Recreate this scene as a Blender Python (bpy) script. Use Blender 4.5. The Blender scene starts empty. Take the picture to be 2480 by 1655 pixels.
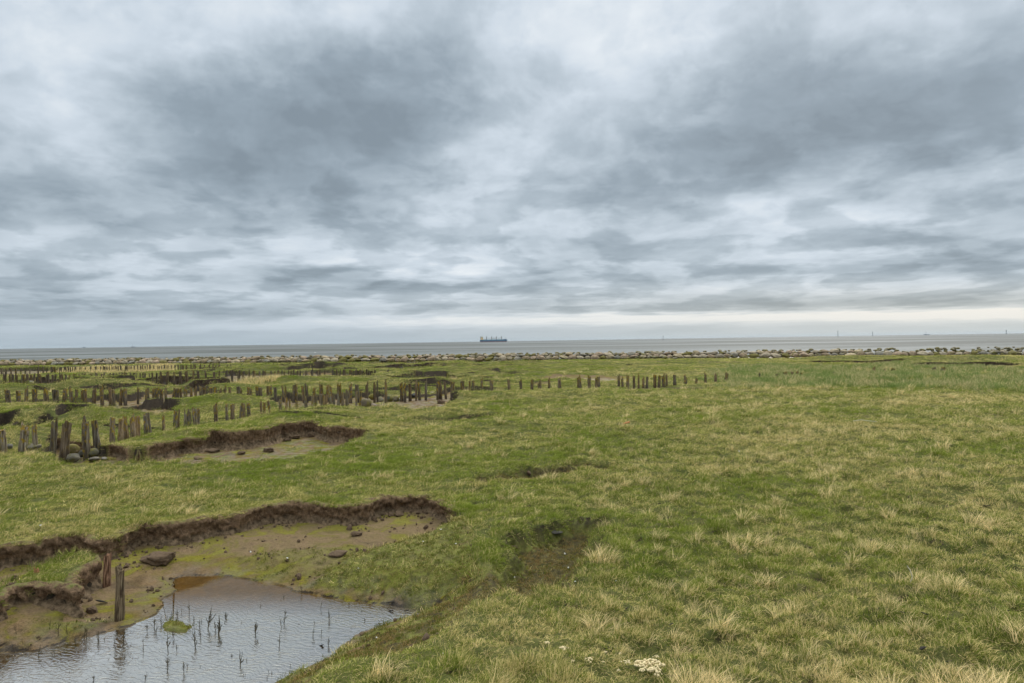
import bpy, math, random
import numpy as np
from mathutils import Matrix, Vector, Euler

# ------------------------------------------------------------------ camera, world, sun, exposure
SC = bpy.context.scene
F = 2480 * 24.0 / 36.0
CAMH = 3.3
s_ = 38.0 / 2480.0
c_ = math.sqrt(1 - s_ * s_)
PITCH = -0.0009
cam_d = bpy.data.cameras.new("camera")
cam_d.lens = 24.0
cam_d.sensor_width = 36.0
cam_d.clip_start = 0.1
cam_d.clip_end = 200000.0
cam = bpy.data.objects.new("camera", cam_d)
SC.collection.objects.link(cam)
R3 = Matrix(((c_, s_, 0), (0, 0, -1), (-s_, c_, 0)))
R3 = Matrix.Rotation(PITCH, 3, 'X') @ R3
cam.matrix_world = Matrix.Translation((0, 0, CAMH)) @ R3.to_4x4()
SC.camera = cam
SC.render.resolution_x = 1024
SC.render.resolution_y = 683
SC.view_settings.view_transform = 'Standard'
SC.view_settings.look = 'None'
SC.view_settings.gamma = 1.0
SC.view_settings.exposure = 0.0
SC.cycles.max_bounces = 6
SC.cycles.use_denoising = True
SC.cycles.transparent_max_bounces = 8

def ray(px, py):
    d = R3 @ Vector(((px - 1240) / F, (827.5 - py) / F, -1.0))
    return d

def G(px, py, z=0.0):
    """point of the plane at height z seen at source pixel px, py"""
    d = ray(px, py)
    t = (z - CAMH) / d.z
    return (d.x * t, d.y * t)

def AT(px, py, dist):
    """point seen at px, py at forward distance dist"""
    d = ray(px, py)
    t = dist / d.y
    return Vector((d.x * t, d.y * t, CAMH + d.z * t))


class NT:
    """small helper for node trees"""
    def __init__(self, tree):
        self.t = tree
        tree.nodes.clear()
    def n(self, typ, **kw):
        nd = self.t.nodes.new(typ)
        for k, v in kw.items():
            setattr(nd, k, v)
        return nd
    def put(self, sock, v):
        if isinstance(v, bpy.types.NodeSocket):
            self.t.links.new(v, sock)
        elif v is not None:
            if sock.type == 'RGBA' and len(v) == 3:
                v = (*v, 1)
            sock.default_value = v
    def m(self, op, a, b=None, c=None, clamp=False):
        nd = self.n('ShaderNodeMath', operation=op, use_clamp=clamp)
        for i, v in enumerate((a, b, c)):
            if v is not None:
                self.put(nd.inputs[i], v)
        return nd.outputs[0]
    def vm(self, op, a, b=None):
        nd = self.n('ShaderNodeVectorMath', operation=op)
        self.put(nd.inputs[0], a)
        if b is not None:
            self.put(nd.inputs[1] if op != 'SCALE' else nd.inputs[3], b)
        return nd.outputs[1] if op in ('LENGTH', 'DOT_PRODUCT') else nd.outputs[0]
    def noise(self, vec, scale, detail=4, rough=0.55, dist=0.0, color=False, lac=2.0):
        nd = self.n('ShaderNodeTexNoise')
        self.put(nd.inputs['Vector'], vec)
        nd.inputs['Scale'].default_value = scale
        nd.inputs['Detail'].default_value = detail
        nd.inputs['Roughness'].default_value = rough
        nd.inputs['Lacunarity'].default_value = lac
        nd.inputs['Distortion'].default_value = dist
        return nd.outputs['Color' if color else 'Fac']
    def mix(self, f, a, b, blend='MIX'):
        nd = self.n('ShaderNodeMix', data_type='RGBA', blend_type=blend)
        self.put(nd.inputs[0], f)
        self.put(nd.inputs[6], a)
        self.put(nd.inputs[7], b)
        return nd.outputs[2]
    def step(self, v, a, b, clamp=True, smooth=True):
        nd = self.n('ShaderNodeMapRange', interpolation_type='SMOOTHSTEP' if smooth else 'LINEAR')
        nd.clamp = clamp if not smooth else False
        self.put(nd.inputs[0], v)
        nd.inputs[1].default_value = a
        nd.inputs[2].default_value = b
        return nd.outputs[0]
    def ramp(self, f, stops):
        nd = self.n('ShaderNodeValToRGB')
        self.put(nd.inputs[0], f)
        el = nd.color_ramp.elements
        while len(el) > len(stops):
            el.remove(el[-1])
        while len(el) < len(stops):
            el.new(0.5)
        for e, (p, c) in zip(el, stops):
            e.position = p
            e.color = (*c, 1)
        return nd.outputs[0]
    def xyz(self, x, y, z):
        nd = self.n('ShaderNodeCombineXYZ')
        for i, v in enumerate((x, y, z)):
            self.put(nd.inputs[i], v)
        return nd.outputs[0]
    def sep(self, v):
        nd = self.n('ShaderNodeSeparateXYZ')
        self.put(nd.inputs[0], v)
        return nd.outputs

SUN_EL, SUN_AZ = math.radians(42), math.radians(25)   # sun ahead and to the right, behind the cloud
w = bpy.data.worlds.new("World")
SC.world = w
w.use_nodes = True
T = NT(w.node_tree)
geo = T.n('ShaderNodeTexCoord').outputs['Generated']
dirn = T.vm('NORMALIZE', geo)
dx, dy, dz = T.sep(dirn)[0:3]
zz = T.m('ADD', T.m('MAXIMUM', dz, 0.0), 0.045)
P = T.xyz(T.m('DIVIDE', dx, zz), T.m('DIVIDE', dy, zz), 0.0)
warp = T.vm('SCALE', T.vm('SUBTRACT', T.noise(P, 0.55, 3, 0.5, color=True), (0.5, 0.5, 0.5)), 1.1)
P2 = T.vm('ADD', P, warp)
n1 = T.noise(P2, 0.42, 7, 0.52)
az_ = T.m('ARCTAN2', dx, dy)
el_ = T.m('MULTIPLY', T.m('LOGARITHM', T.m('ADD', T.m('MAXIMUM', dz, 0.0), 0.055), math.e), 1.25)
PA = T.xyz(T.m('MULTIPLY', az_, 2.3), el_, 0.0)
n2 = T.m('ADD', T.m('MULTIPLY', T.noise(PA, 2.4, 8, 0.54, 0.3), .7), T.m('MULTIPLY', T.noise(T.vm('ADD', P, (17.3, 4.1, 0)), 1.25, 6, 0.58, 0.4), .3))
ymax = T.m('MAXIMUM', dy, 0.12)
wa = T.vm('SCALE', T.vm('SUBTRACT', T.noise(P, 1.1, 5, 0.6, color=True), (0.5, 0.5, 0.5)), 0.26)
wsx, wsy = T.sep(wa)[0:2]
ae = T.m('DIVIDE', dx, ymax)
ee = T.m('DIVIDE', dz, ymax)
damp = T.m('MINIMUM', T.m('MULTIPLY', ee, 2.6), 1.0)
aw = T.m('ADD', ae, T.m('MULTIPLY', wsx, T.m('ADD', damp, 0.35)))
ew = T.m('ADD', ee, T.m('MULTIPLY', wsy, T.m('MULTIPLY', damp, 0.75)))
front = T.step(dy, 0.05, 0.35)
# broad cloud masses: azimuth slope, elevation slope, two half-widths, brightness change
MASSES = [(620, 270, 350, 125, -.34), (930, 220, 280, 90, -.2), (430, 430, 280, 70, -.16), (760, 410, 330, 80, -.16),
          (1930, 210, 430, 120, -.4), (1620, 330, 300, 80, -.2), (2120, 330, 280, 60, -.18), (2300, 130, 160, 110, -.12),
          (60, 480, 200, 50, -.2), (690, 632, 130, 16, -.26), (880, 655, 90, 13, -.26), (1050, 655, 100, 13, -.2), (1330, 640, 150, 22, -.22),
          (1980, 620, 260, 22, -.2), (2270, 600, 160, 32, -.25), (400, 715, 260, 18, -.22), (1650, 706, 260, 15, -.24), (2050, 690, 260, 14, -.2),
          (2060, 545, 210, 26, -.2), (1430, 440, 260, 55, -.2), (60, 640, 200, 28, -.15), (1450, 570, 120, 22, -.12), (0, 700, 220, 22, -.1), (1150, 700, 180, 12, -.15),
          (110, 190, 190, 190, .26), (330, 50, 340, 80, .22), (1350, 70, 260, 120, .36), (1150, 340, 130, 130, .25),
          (1420, 230, 130, 110, .2), (1080, 480, 200, 60, .06), (860, 600, 160, 18, .2), (1080, 620, 120, 16, .26), (1750, 475, 260, 36, .22), (280, 370, 120, 80, .15),
          (2230, 375, 150, 34, .2), (1640, 560, 200, 18, .14), (640, 560, 160, 16, .12), (1900, 585, 200, 14, .14), (1750, 655, 300, 16, .16),
          (2230, 722, 400, 13, .7), (1500, 730, 400, 11, .46), (1000, 738, 420, 12, .32), (1380, 694, 80, 7, .35), (2000, 500, 120, 20, .12), (2150, 20, 260, 50, .14), (700, 30, 200, 80, .15)]
acc = None
for X, Y, rx, ry, st in MASSES:
    d = ray(X * 1.0553, Y * 1.0553)
    a0, e0 = d.x / d.y, d.z / d.y
    ux = T.m('MULTIPLY_ADD', aw, 1566.0 / rx, -a0 * 1566.0 / rx)
    uy = T.m('MULTIPLY_ADD', ew, 1566.0 / ry, -e0 * 1566.0 / ry)
    q = T.m('MULTIPLY_ADD', ux, ux, T.m('MULTIPLY', uy, uy))
    g = T.m('MULTIPLY', T.m('EXPONENT', T.m('MULTIPLY', q, -0.75)), st)
    acc = g if acc is None else T.m('ADD', acc, g)
acc = T.m('MULTIPLY', acc, T.m('MULTIPLY', front, 1.0))
b = T.m('ADD', T.m('MULTIPLY', T.m('SUBTRACT', n1, 0.5), 0.35), T.m('MULTIPLY', T.m('SUBTRACT', n2, 0.5), .55))
n3 = T.noise(T.vm('ADD', PA, (3.3, 24.1, 0)), 7.0, 5, 0.6, 0.6)
b = T.m('ADD', b, T.m('MULTIPLY', T.m('SUBTRACT', n3, 0.5), 0.16))
PB = T.vm('ADD', PA, T.vm('SCALE', T.vm('SUBTRACT', T.noise(PA, 2.0, 3, .5, color=True), (.5, .5, .5)), .22))
c1 = T.noise(PB, 3.1, 9, .56)
c2 = T.noise(T.vm('ADD', PB, (7.7, 2.2, 0)), 7.5, 8, .58)
b = T.m('ADD', b, T.m('MULTIPLY', T.m('SUBTRACT', T.step(c1, .43, .56), .5), .10))
b = T.m('ADD', b, T.m('MULTIPLY', T.m('SUBTRACT', T.step(c2, .42, .58), .5), .06))
c3 = T.noise(T.vm('ADD', PB, (1.7, 9.2, 0)), 4.6, 5, .5)
b = T.m('ADD', b, T.m('MULTIPLY', T.m('SUBTRACT', T.step(c3, .42, .56), .5), T.m('MULTIPLY_ADD', T.step(ee, .34, .10), .17, .06)))
lowfade = T.step(ee, 0.0, 0.07)
b = T.m('MULTIPLY', b, T.m('MULTIPLY_ADD', lowfade, 0.8, 0.2))
b = T.m('ADD', T.m('ADD', b, acc), 0.50)
cloud = T.ramp(b, [(0.0, (.235, .29, .34)), (0.22, (.31, .378, .44)), (0.45, (.445, .523, .592)), (0.7, (.63, .71, .79)), (1.0, (.85, .90, .94))])
# air close to the horizon: blue grey on the left, warmer on the right
hz = T.m('MULTIPLY', T.m('EXPONENT', T.m('MULTIPLY', T.m('MAXIMUM', ee, 0.0), -42.0)), 0.72)
side = T.step(ae, -0.5, 0.75)
cloud = T.mix(T.m('MULTIPLY', T.step(ee, .10, .03), side), cloud, T.vm('MULTIPLY', cloud, (1.12, 1.02, .90)))
hcol = T.mix(side, (.36, .45, .52), (.64, .69, .69))
cloud = T.mix(hz, cloud, hcol)
# unseen overhead cloud brightened and warmed to add light on the ground
zen = T.m('MULTIPLY_ADD', T.step(dz, 0.48, 0.9), 3.0, 1.0)
cloud = T.mix(T.step(dz, 0.48, 0.8), cloud, T.vm('MULTIPLY', T.vm('SCALE', cloud, zen), (1.12, 1.0, .84)))
sky = T.n('ShaderNodeTexSky', sky_type='NISHITA')
sky.sun_disc = False
sky.sun_elevation = SUN_EL
sky.sun_rotation = SUN_AZ
sky.air_density = 1.0
sky.dust_density = 1.5
cl10 = T.vm('SCALE', cloud, 10.0)
col = T.mix(0.96, sky.outputs[0], cl10)
bg = T.n('ShaderNodeBackground')
T.put(bg.inputs['Color'], col)
bg.inputs['Strength'].default_value = 0.1
wo = T.n('ShaderNodeOutputWorld')
T.t.links.new(bg.outputs[0], wo.inputs[0])
w.cycles.sampling_method = 'MANUAL'
w.cycles.sample_map_resolution = 512

sun_d = bpy.data.lights.new("sun", 'SUN')
sun_d.energy = 1.5
sun_d.angle = math.radians(12)
sun_d.color = (1.0, 0.955, 0.88)
sun = bpy.data.objects.new("sun", sun_d)
SC.collection.objects.link(sun)
sv = Vector((math.sin(SUN_AZ) * math.cos(SUN_EL), math.cos(SUN_AZ) * math.cos(SUN_EL), math.sin(SUN_EL)))
sun.rotation_euler = sv.to_track_quat('Z', 'Y').to_euler()
sun.location = (0, 0, 60)

# ------------------------------------------------------------------ helpers
rng = np.random.default_rng(7)
random.seed(7)
COL = SC.collection

def tag(o, label=None, cat=None, group=None, kind=None):
    if label: o['label'] = label
    if cat: o['category'] = cat
    if group: o['group'] = group
    if kind: o['kind'] = kind
    return o

def mesh_np(name, V, Fq, mat=None, smooth=True, attrs=None):
    """V (n,3); Fq: list of (m,k) face arrays"""
    me = bpy.data.meshes.new(name)
    if not isinstance(Fq, list): Fq = [Fq]
    Fq = [np.asarray(f, dtype=np.int32) for f in Fq if len(f)]
    V = np.asarray(V, dtype=np.float32)
    nl = sum(f.size for f in Fq)
    nf = sum(len(f) for f in Fq)
    me.vertices.add(len(V)); me.loops.add(nl); me.polygons.add(nf)
    me.vertices.foreach_set('co', V.ravel())
    me.loops.foreach_set('vertex_index', np.concatenate([f.ravel() for f in Fq]))
    tot = np.concatenate([np.full(len(f), f.shape[1], dtype=np.int32) for f in Fq])
    st = np.concatenate([[0], np.cumsum(tot)[:-1]]).astype(np.int32)
    me.polygons.foreach_set('loop_start', st)
    me.polygons.foreach_set('loop_total', tot)
    me.polygons.foreach_set('use_smooth', np.full(nf, smooth))
    if attrs:
        for k, a in attrs.items():
            at = me.attributes.new(k, 'FLOAT', 'POINT')
            at.data.foreach_set('value', np.asarray(a, dtype=np.float32))
    me.update(calc_edges=True)
    me.validate()
    if mat: me.materials.append(mat)
    return me

def link(name, me, parent=None, loc=(0, 0, 0), rot=(0, 0, 0), scl=(1, 1, 1)):
    o = bpy.data.objects.new(name, me)
    o.location = loc; o.rotation_euler = rot; o.scale = scl
    COL.objects.link(o)
    if parent: o.parent = parent
    return o

_perm = np.random.default_rng(3).permutation(4096).astype(np.int64)
_ga = np.random.default_rng(4).uniform(0, 2 * np.pi, 4096)
_gx, _gy = np.cos(_ga), np.sin(_ga)
def pn(x, y, seed=0):
    x = np.asarray(x, float) + seed * 17.31; y = np.asarray(y, float) + seed * 9.77
    xi = np.floor(x).astype(np.int64); yi = np.floor(y).astype(np.int64)
    xf = x - xi; yf = y - yi
    u = xf * xf * xf * (xf * (xf * 6 - 15) + 10); v = yf * yf * yf * (yf * (yf * 6 - 15) + 10)
    def g(ix, iy, fx, fy):
        h = _perm[(_perm[ix & 4095] + iy) & 4095]
        return _gx[h] * fx + _gy[h] * fy
    a = g(xi, yi, xf, yf); b_ = g(xi + 1, yi, xf - 1, yf)
    c = g(xi, yi + 1, xf, yf - 1); d = g(xi + 1, yi + 1, xf - 1, yf - 1)
    return (a + (b_ - a) * u) * (1 - v) + (c + (d - c) * u) * v
def fbm(x, y, oct=4, seed=0, gain=0.5):
    s = 0; a = 1.0
    for i in range(oct):
        s = s + a * pn(x * 2 ** i, y * 2 ** i, seed + i * 5)
        a *= gain
    return s
def pn3(p, seed=0):
    return (pn(p[:, 0] + p[:, 2] * .71, p[:, 1] + p[:, 2] * .53, seed) + pn(p[:, 1] - p[:, 2] * .9, p[:, 2] + p[:, 0] * .37, seed + 3) + pn(p[:, 2] + 3.1, p[:, 0] * 1.1, seed + 6)) * 0.7
def ss(t):
    t = np.clip(t, 0, 1); return t * t * (3 - 2 * t)

def seg_dist(P, A):
    """distance of P (n,2) to open polyline A (m,2)"""
    out = np.full(len(P), 1e9)
    for i in range(len(A) - 1):
        a, b_ = A[i], A[i + 1]
        ab = b_ - a
        t = np.clip(((P - a) @ ab) / max(ab @ ab, 1e-12), 0, 1)
        q = P - a - t[:, None] * ab
        out = np.minimum(out, np.sqrt((q * q).sum(1)))
    return out
def poly_sd(P, A):
    """signed distance, positive inside"""
    A = np.asarray(A)
    C = np.vstack([A, A[:1]])
    d = seg_dist(P, C)
    ins = np.zeros(len(P), bool)
    for i in range(len(C) - 1):
        x0, y0 = C[i]; x1, y1 = C[i + 1]
        if y0 == y1: continue
        m = (y0 > P[:, 1]) != (y1 > P[:, 1])
        xi = (x1 - x0) * (P[:, 1] - y0) / (y1 - y0) + x0
        ins ^= m & (P[:, 0] < xi)
    return np.where(ins, d, -d)
def near_sd(P, A, margin):
    A = np.asarray(A)
    out = np.full(len(P), -1e3)
    lo = A.min(0) - margin; hi = A.max(0) + margin
    m = (P[:, 0] > lo[0]) & (P[:, 0] < hi[0]) & (P[:, 1] > lo[1]) & (P[:, 1] < hi[1])
    if m.any(): out[m] = poly_sd(P[m], A)
    return out
def GP(pts, z=0.0):
    return np.array([G(x, y, z) for x, y in pts])
def Z(x0, y0, k, pts, z=0.0):
    return GP([(x0 + x / k, y0 + y / k) for x, y in pts], z)
def densify(A, step, closed=False):
    A = np.asarray(A, float)
    if closed: A = np.vstack([A, A[:1]])
    # Catmull-Rom then even spacing
    B = []
    n = len(A)
    for i in range(n - 1):
        p0 = A[max(i - 1, 0)] if not closed else A[(i - 1) % (n - 1)]
        p1, p2 = A[i], A[i + 1]
        p3 = A[min(i + 2, n - 1)] if not closed else A[(i + 2) % (n - 1)]
        for t in np.linspace(0, 1, 12, endpoint=False):
            B.append(0.5 * ((2 * p1) + (-p0 + p2) * t + (2 * p0 - 5 * p1 + 4 * p2 - p3) * t * t + (-p0 + 3 * p1 - 3 * p2 + p3) * t ** 3))
    B.append(A[-1])
    B = np.array(B)
    L = np.concatenate([[0], np.cumsum(np.linalg.norm(np.diff(B, axis=0), axis=1))])
    s = np.arange(0, L[-1], step)
    out = np.stack([np.interp(s, L, B[:, 0]), np.interp(s, L, B[:, 1])], 1)
    return out

# ------------------------------------------------------------------ terrain description (source pixels laid on the ground plane)
ZP = -0.60     # water level of the pond
D2S = 1.0553
def disp(pts): return [(x * D2S, y * D2S) for x, y in pts]
LIP_A = GP(disp([(-160, 1262), (-60, 1256), (0, 1252), (60, 1246), (100, 1240), (150, 1232), (195, 1229), (230, 1234), (262, 1231), (290, 1218), (320, 1208), (360, 1204), (400, 1202), (440, 1197), (475, 1188), (500, 1184), (530, 1181), (560, 1172), (590, 1164), (625, 1159), (660, 1157), (700, 1155), (740, 1160), (790, 1161), (830, 1158), (860, 1146), (885, 1138), (920, 1136), (960, 1136), (995, 1142), (1025, 1158), (1052, 1176)]))
BASIN = np.vstack([LIP_A, GP(disp([(1075, 1205), (1110, 1245), (1120, 1290), (1130, 1340), (1120, 1385), (1070, 1428), (1005, 1470), (935, 1502), (830, 1515), (760, 1545), (700, 1575), (600, 1640), (400, 1760), (0, 1800), (-300, 1700), (-300, 1400)]))])
POND = GP(disp([(-260, 1535), (-100, 1515), (0, 1500), (60, 1497), (110, 1488), (150, 1476), (205, 1460), (240, 1452), (262, 1442), (300, 1438), (330, 1420), (355, 1412), (375, 1395), (372, 1378), (392, 1368), (402, 1350), (398, 1330), (430, 1322), (480, 1321), (522, 1323), (570, 1332), (640, 1346), (700, 1362), (745, 1371), (800, 1378), (850, 1386), (900, 1390), (985, 1401), (985, 1411), (930, 1426), (888, 1438), (855, 1446), (830, 1455), (800, 1472), (780, 1490), (745, 1515), (700, 1540), (650, 1562), (560, 1620), (380, 1720), (0, 1750), (-250, 1650)]), ZP)
kA = 3.168
ISLAND = Z(0, 1160, kA, [(-160, 960), (-100, 900), (0, 860), (110, 832), (200, 765), (290, 712), (400, 660), (500, 618), (600, 592), (680, 583), (745, 625), (755, 660), (690, 700), (620, 735), (570, 770), (560, 830), (600, 880), (500, 872), (420, 850), (340, 858), (270, 850), (190, 862), (110, 868), (50, 895), (0, 960), (-100, 1010)], -0.17)
MOSSPOOL = Z(0, 1160, kA, [(1250, 1090), (1340, 1075), (1440, 1090), (1480, 1120), (1450, 1160), (1380, 1185), (1290, 1170), (1240, 1130)], ZP + 0.03)

B_FAR = GP([(128, 1060), (143, 1059), (170, 1061), (200, 1064), (228, 1070), (243, 1079), (252, 1076), (268, 1073), (290, 1074), (304, 1080), (318, 1089), (336, 1091), (348, 1087), (360, 1082), (386, 1076), (412, 1072), (432, 1065), (458, 1064), (485, 1063), (492, 1060), (504, 1055), (531, 1053), (564, 1056), (600, 1053), (633, 1049), (653, 1044), (669, 1039), (679, 1032), (699, 1031), (725, 1028), (752, 1027), (774, 1029), (785, 1035), (798, 1039), (824, 1041), (850, 1041), (888, 1046)])
HOLLOW_B = np.vstack([B_FAR, GP([(870, 1062), (844, 1070), (800, 1085), (739, 1104), (690, 1113), (633, 1119), (560, 1121), (464, 1122), (380, 1122), (317, 1122), (240, 1128), (185, 1128), (160, 1126), (148, 1118), (138, 1106), (124, 1094), (106, 1086), (118, 1070)])])
HOLES = []   # polygon, depth, bank width, soft flag
def hole(P, depth, wd=None): HOLES.append((np.asarray(P), depth, wd))
hole(HOLLOW_B, 0.50, 0.16)
hole(Z(0, 865, 7.58, [(180, 415), (350, 400), (500, 395), (650, 405), (800, 405), (1000, 400), (1150, 403), (1180, 425), (1000, 462), (850, 505), (640, 512), (520, 492), (300, 482), (200, 470)]), 0.6, 0.5)
hole(Z(0, 865, 7.58, [(270, 562), (450, 574), (700, 562), (900, 545), (1200, 530), (1500, 530), (1700, 498), (1720, 535), (1400, 560), (1000, 583), (600, 588), (290, 590)]), 0.4, 0.5)
hole(GP([(162, 969), (185, 966), (198, 965), (224, 957), (250, 955), (277, 957), (308, 960), (332, 953), (345, 944), (380, 943), (420, 942), (452, 940), (485, 939), (500, 941), (520, 953), (550, 953), (600, 953), (600, 960), (545, 960), (525, 961), (491, 963), (471, 966), (449, 966), (432, 962), (390, 964), (360, 963), (335, 970), (303, 972), (284, 977), (264, 984), (237, 985), (224, 984), (211, 980), (195, 977), (175, 977)]), 0.42, 0.24)
hole(GP([(268, 986), (300, 981), (340, 980), (345, 972), (370, 968), (396, 972), (385, 981), (375, 988), (355, 997), (330, 1001), (300, 1002), (283, 994)]), 0.5, 0.25)
hole(GP([(460, 931), (480, 928), (500, 925), (530, 928), (560, 922), (566, 925), (550, 932), (520, 937), (500, 937), (470, 935)]), 0.6, 0.4)
hole(GP([(363, 919), (388, 914), (400, 913), (420, 914), (440, 913), (470, 914), (500, 914), (535, 915), (500, 919), (460, 920), (430, 924), (415, 926), (390, 925), (370, 924)]), 0.6, 0.4)
hole(GP([(575, 900), (610, 900), (650, 899), (690, 898), (720, 899), (760, 897), (800, 900), (845, 900), (868, 903), (877, 911), (850, 911), (800, 914), (765, 914), (730, 912), (690, 915), (660, 918), (630, 922), (600, 920), (578, 915)]), 0.4, 0.5)
hole(GP([(-40, 893), (0, 893), (50, 891), (100, 892), (125, 894), (110, 905), (60, 907), (0, 908), (-40, 909)]), 0.4, 0.6)
hole(GP([(490, 890), (515, 888), (540, 887), (560, 886), (610, 887), (640, 886), (640, 889), (600, 891), (560, 893), (530, 895), (495, 894)]), 0.4, 0.6)
CREEK_R = GP([(650, 962), (690, 955), (740, 957), (800, 954), (870, 950), (920, 948), (960, 951), (1010, 950), (1050, 946), (1080, 940), (1110, 937), (1150, 937), (1190, 938), (1245, 936), (1240, 941), (1200, 941), (1165, 945), (1140, 950), (1110, 955), (1092, 962), (1124, 959), (1118, 966), (1100, 973), (1088, 975), (1080, 984), (1050, 991), (1010, 994), (985, 991), (940, 989), (900, 988), (870, 986), (840, 984), (818, 977), (780, 979), (740, 984), (700, 990), (670, 985), (645, 975)])
hole(CREEK_R, 0.40, 0.24)
hole(GP([(973, 913), (1000, 910), (1010, 908), (1035, 909), (1050, 907), (1065, 910), (1058, 916), (1040, 921), (1010, 920), (995, 918)]), 0.4, 0.35)
hole(GP([(1060, 919), (1085, 915), (1120, 911), (1122, 914), (1090, 917), (1070, 920)]), 0.4, 0.4)
hole(GP([(912, 878), (940, 876), (975, 876), (1000, 875), (1003, 878), (960, 881), (930, 882), (915, 884)]), 0.5, 0.7)
hole(GP([(1140, 877), (1165, 874), (1210, 872), (1245, 870), (1225, 874), (1160, 878)]), 0.5, 0.7)
hole(GP([(915, 892), (960, 889), (1035, 884), (1030, 887), (960, 891.5), (925, 894)]), 0.4, 0.5)
hole(GP([(1305, 914), (1340, 909), (1400, 908), (1450, 909), (1500, 910), (1535, 911), (1530, 917), (1500, 922), (1460, 922), (1400, 918), (1340, 917)]), 0.22, 1.2)
hole(GP([(1507, 886), (1525, 884), (1532, 885), (1520, 889)]), 0.3, 0.5)
for q in ([(200, 312), (350, 305), (600, 300), (700, 296), (650, 310), (600, 322), (400, 334), (220, 332)], [(460, 361), (600, 358), (720, 364), (500, 370)],
          [(820, 372), (900, 361), (1050, 360), (1130, 355), (1080, 371), (900, 378)], [(1410, 385), (1500, 375), (1570, 375), (1650, 378), (1560, 398), (1430, 400)],
          [(1800, 385), (1950, 376), (2080, 380), (2200, 385), (2100, 398), (1920, 402), (1850, 398)], [(1850, 290), (1950, 287), (2020, 292), (1930, 297)], [(-160, 322), (-60, 318), (60, 321), (100, 327), (0, 332), (-100, 331)], [(2290, 300), (2350, 297), (2420, 300), (2350, 306)]):
    hole(Z(1860, 780, 3.79, q), 0.5, 0.6)
for q in ([(1820, 326), (1860, 318), (1920, 320), (1880, 331)], [(1970, 323), (2030, 316), (2090, 320), (2050, 331), (1990, 330)]):
    hole(Z(1240, 780, 3.79, q), 0.5, 0.6)
for q in ([(-100, 440), (0, 425), (100, 410), (290, 415), (290, 480), (150, 520), (0, 550), (-100, 560)], [(270, 520), (400, 490), (450, 535), (280, 560)],
          [(500, 545), (640, 485), (800, 450), (980, 468), (850, 498), (700, 525), (560, 567)], [(1090, 412), (1300, 360), (1600, 350), (1660, 364), (1500, 395), (1250, 422), (1110, 440)]):
    hole(Z(0, 960, 7.58, q), 0.29, 0.26)
hole(GP(disp([(1150, 1083), (1200, 1074), (1245, 1070), (1300, 1066), (1350, 1064), (1430, 1066), (1432, 1073), (1360, 1076), (1290, 1078), (1240, 1083), (1190, 1088), (1155, 1092)])), .34, .21)
hole(GP(disp([(1075, 1101), (1110, 1094), (1140, 1090), (1150, 1096), (1110, 1105), (1080, 1109)])), .2, .21)
# soft brown hollows in the near grass
SOFT = [(GP(disp([(1185, 1222), (1240, 1212), (1330, 1190), (1380, 1198), (1375, 1240), (1350, 1290), (1290, 1325), (1200, 1355), (1130, 1370), (1080, 1372), (1110, 1320), (1160, 1270)])), 0.34, 0.5),
        (GP(disp([(1080, 1100), (1150, 1080), (1250, 1066), (1350, 1062), (1430, 1064), (1425, 1076), (1330, 1082), (1240, 1092), (1150, 1104), (1095, 1112)])), 0.10, 0.35),
        (GP([(1510, 933), (1600, 932), (1690, 932), (1740, 934), (1700, 942), (1600, 943), (1520, 941)]), 0.15, 0.8)]
MOUNDS = [  # cx, cy in pixels, half length along x, half depth, height
    (130, 1010, 3.2, 2.2, .28), (300, 925, 6, 4, .3), (480, 905, 5, 3, .25), (500, 975, 3, 1.6, .22), (40, 945, 4, 3, .25), (420, 880, 9, 5, .2), (700, 925, 6, 3, .3),
    (760, 935, 4, 2, .15), (880, 905, 6, 3, .25), (980, 928, 5, 2, .2), (800, 889, 8, 3, .35), (640, 893, 7, 3, .3), (2090, 866, 7, 2.5, .3), (2000, 870, 5, 2, .25),
    (2320, 872, 8, 3, .35), (1100, 885, 9, 4, .2), (430, 1052, 1.6, .7, .1), (220, 940, 5, 2, .25), (60, 925, 5, 2.5, .25), (350, 885, 7, 3, .2), (1060, 900, 8, 3, .2), (1600, 880, 10, 5, .2), (2200, 920, 5, 3, .12)]
TALL = GP([(1680, 932), (1700, 900), (1740, 886), (1860, 882), (2050, 886), (2160, 874), (2300, 868), (2400, 875), (2430, 888), (2600, 900), (2600, 950), (2350, 948), (2200, 948), (2000, 944), (1860, 943), (1750, 938)])
TANZ = GP([(95, 894), (160, 888), (250, 887), (330, 886), (420, 886), (425, 897), (330, 903), (250, 903), (150, 905), (100, 904)])
TANZ2 = GP([(560, 935), (600, 925), (650, 921), (690, 917), (700, 923), (660, 930), (600, 936)])
WALL0 = np.array(G(0, 886)); WALL1 = np.array(G(2480, 859))
WD = (WALL1 - WALL0) / np.linalg.norm(WALL1 - WALL0)
WN = np.array([-WD[1], WD[0]])

LINES = {'A': [(-10, 1091), (60, 1085), (160, 1084), (240, 1075), (300, 1060), (420, 1033), (545, 1018), (640, 1001), (740, 989), (870, 983)],
         'B': [(0, 972), (200, 972), (400, 961), (550, 958), (700, 960), (880, 962), (1000, 957), (1090, 951), (1160, 945), (1340, 938), (1500, 935), (1634, 931), (1758, 923), (1900, 911), (2117, 901), (2300, 898)],
         'C': [(0, 921), (300, 914), (600, 914), (700, 912), (880, 907), (950, 902)],
         'D': [(0, 906), (200, 901), (400, 897), (600, 891), (840, 886)]}
ROWLINES = {k: GP(v) for k, v in LINES.items()}
def hum(x, y):
    """tussocky relief: rounded tops, narrow creases"""
    wx = x + .12 * pn(x / .3, y / .3, 91); wy = y + .12 * pn(x / .3, y / .3, 92)
    a = np.abs(pn(wx / .62, wy / .5, 93)) + .5 * np.abs(pn(wx / .27, wy / .24, 94))
    return np.clip(a * 1.5, 0, 1)
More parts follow.
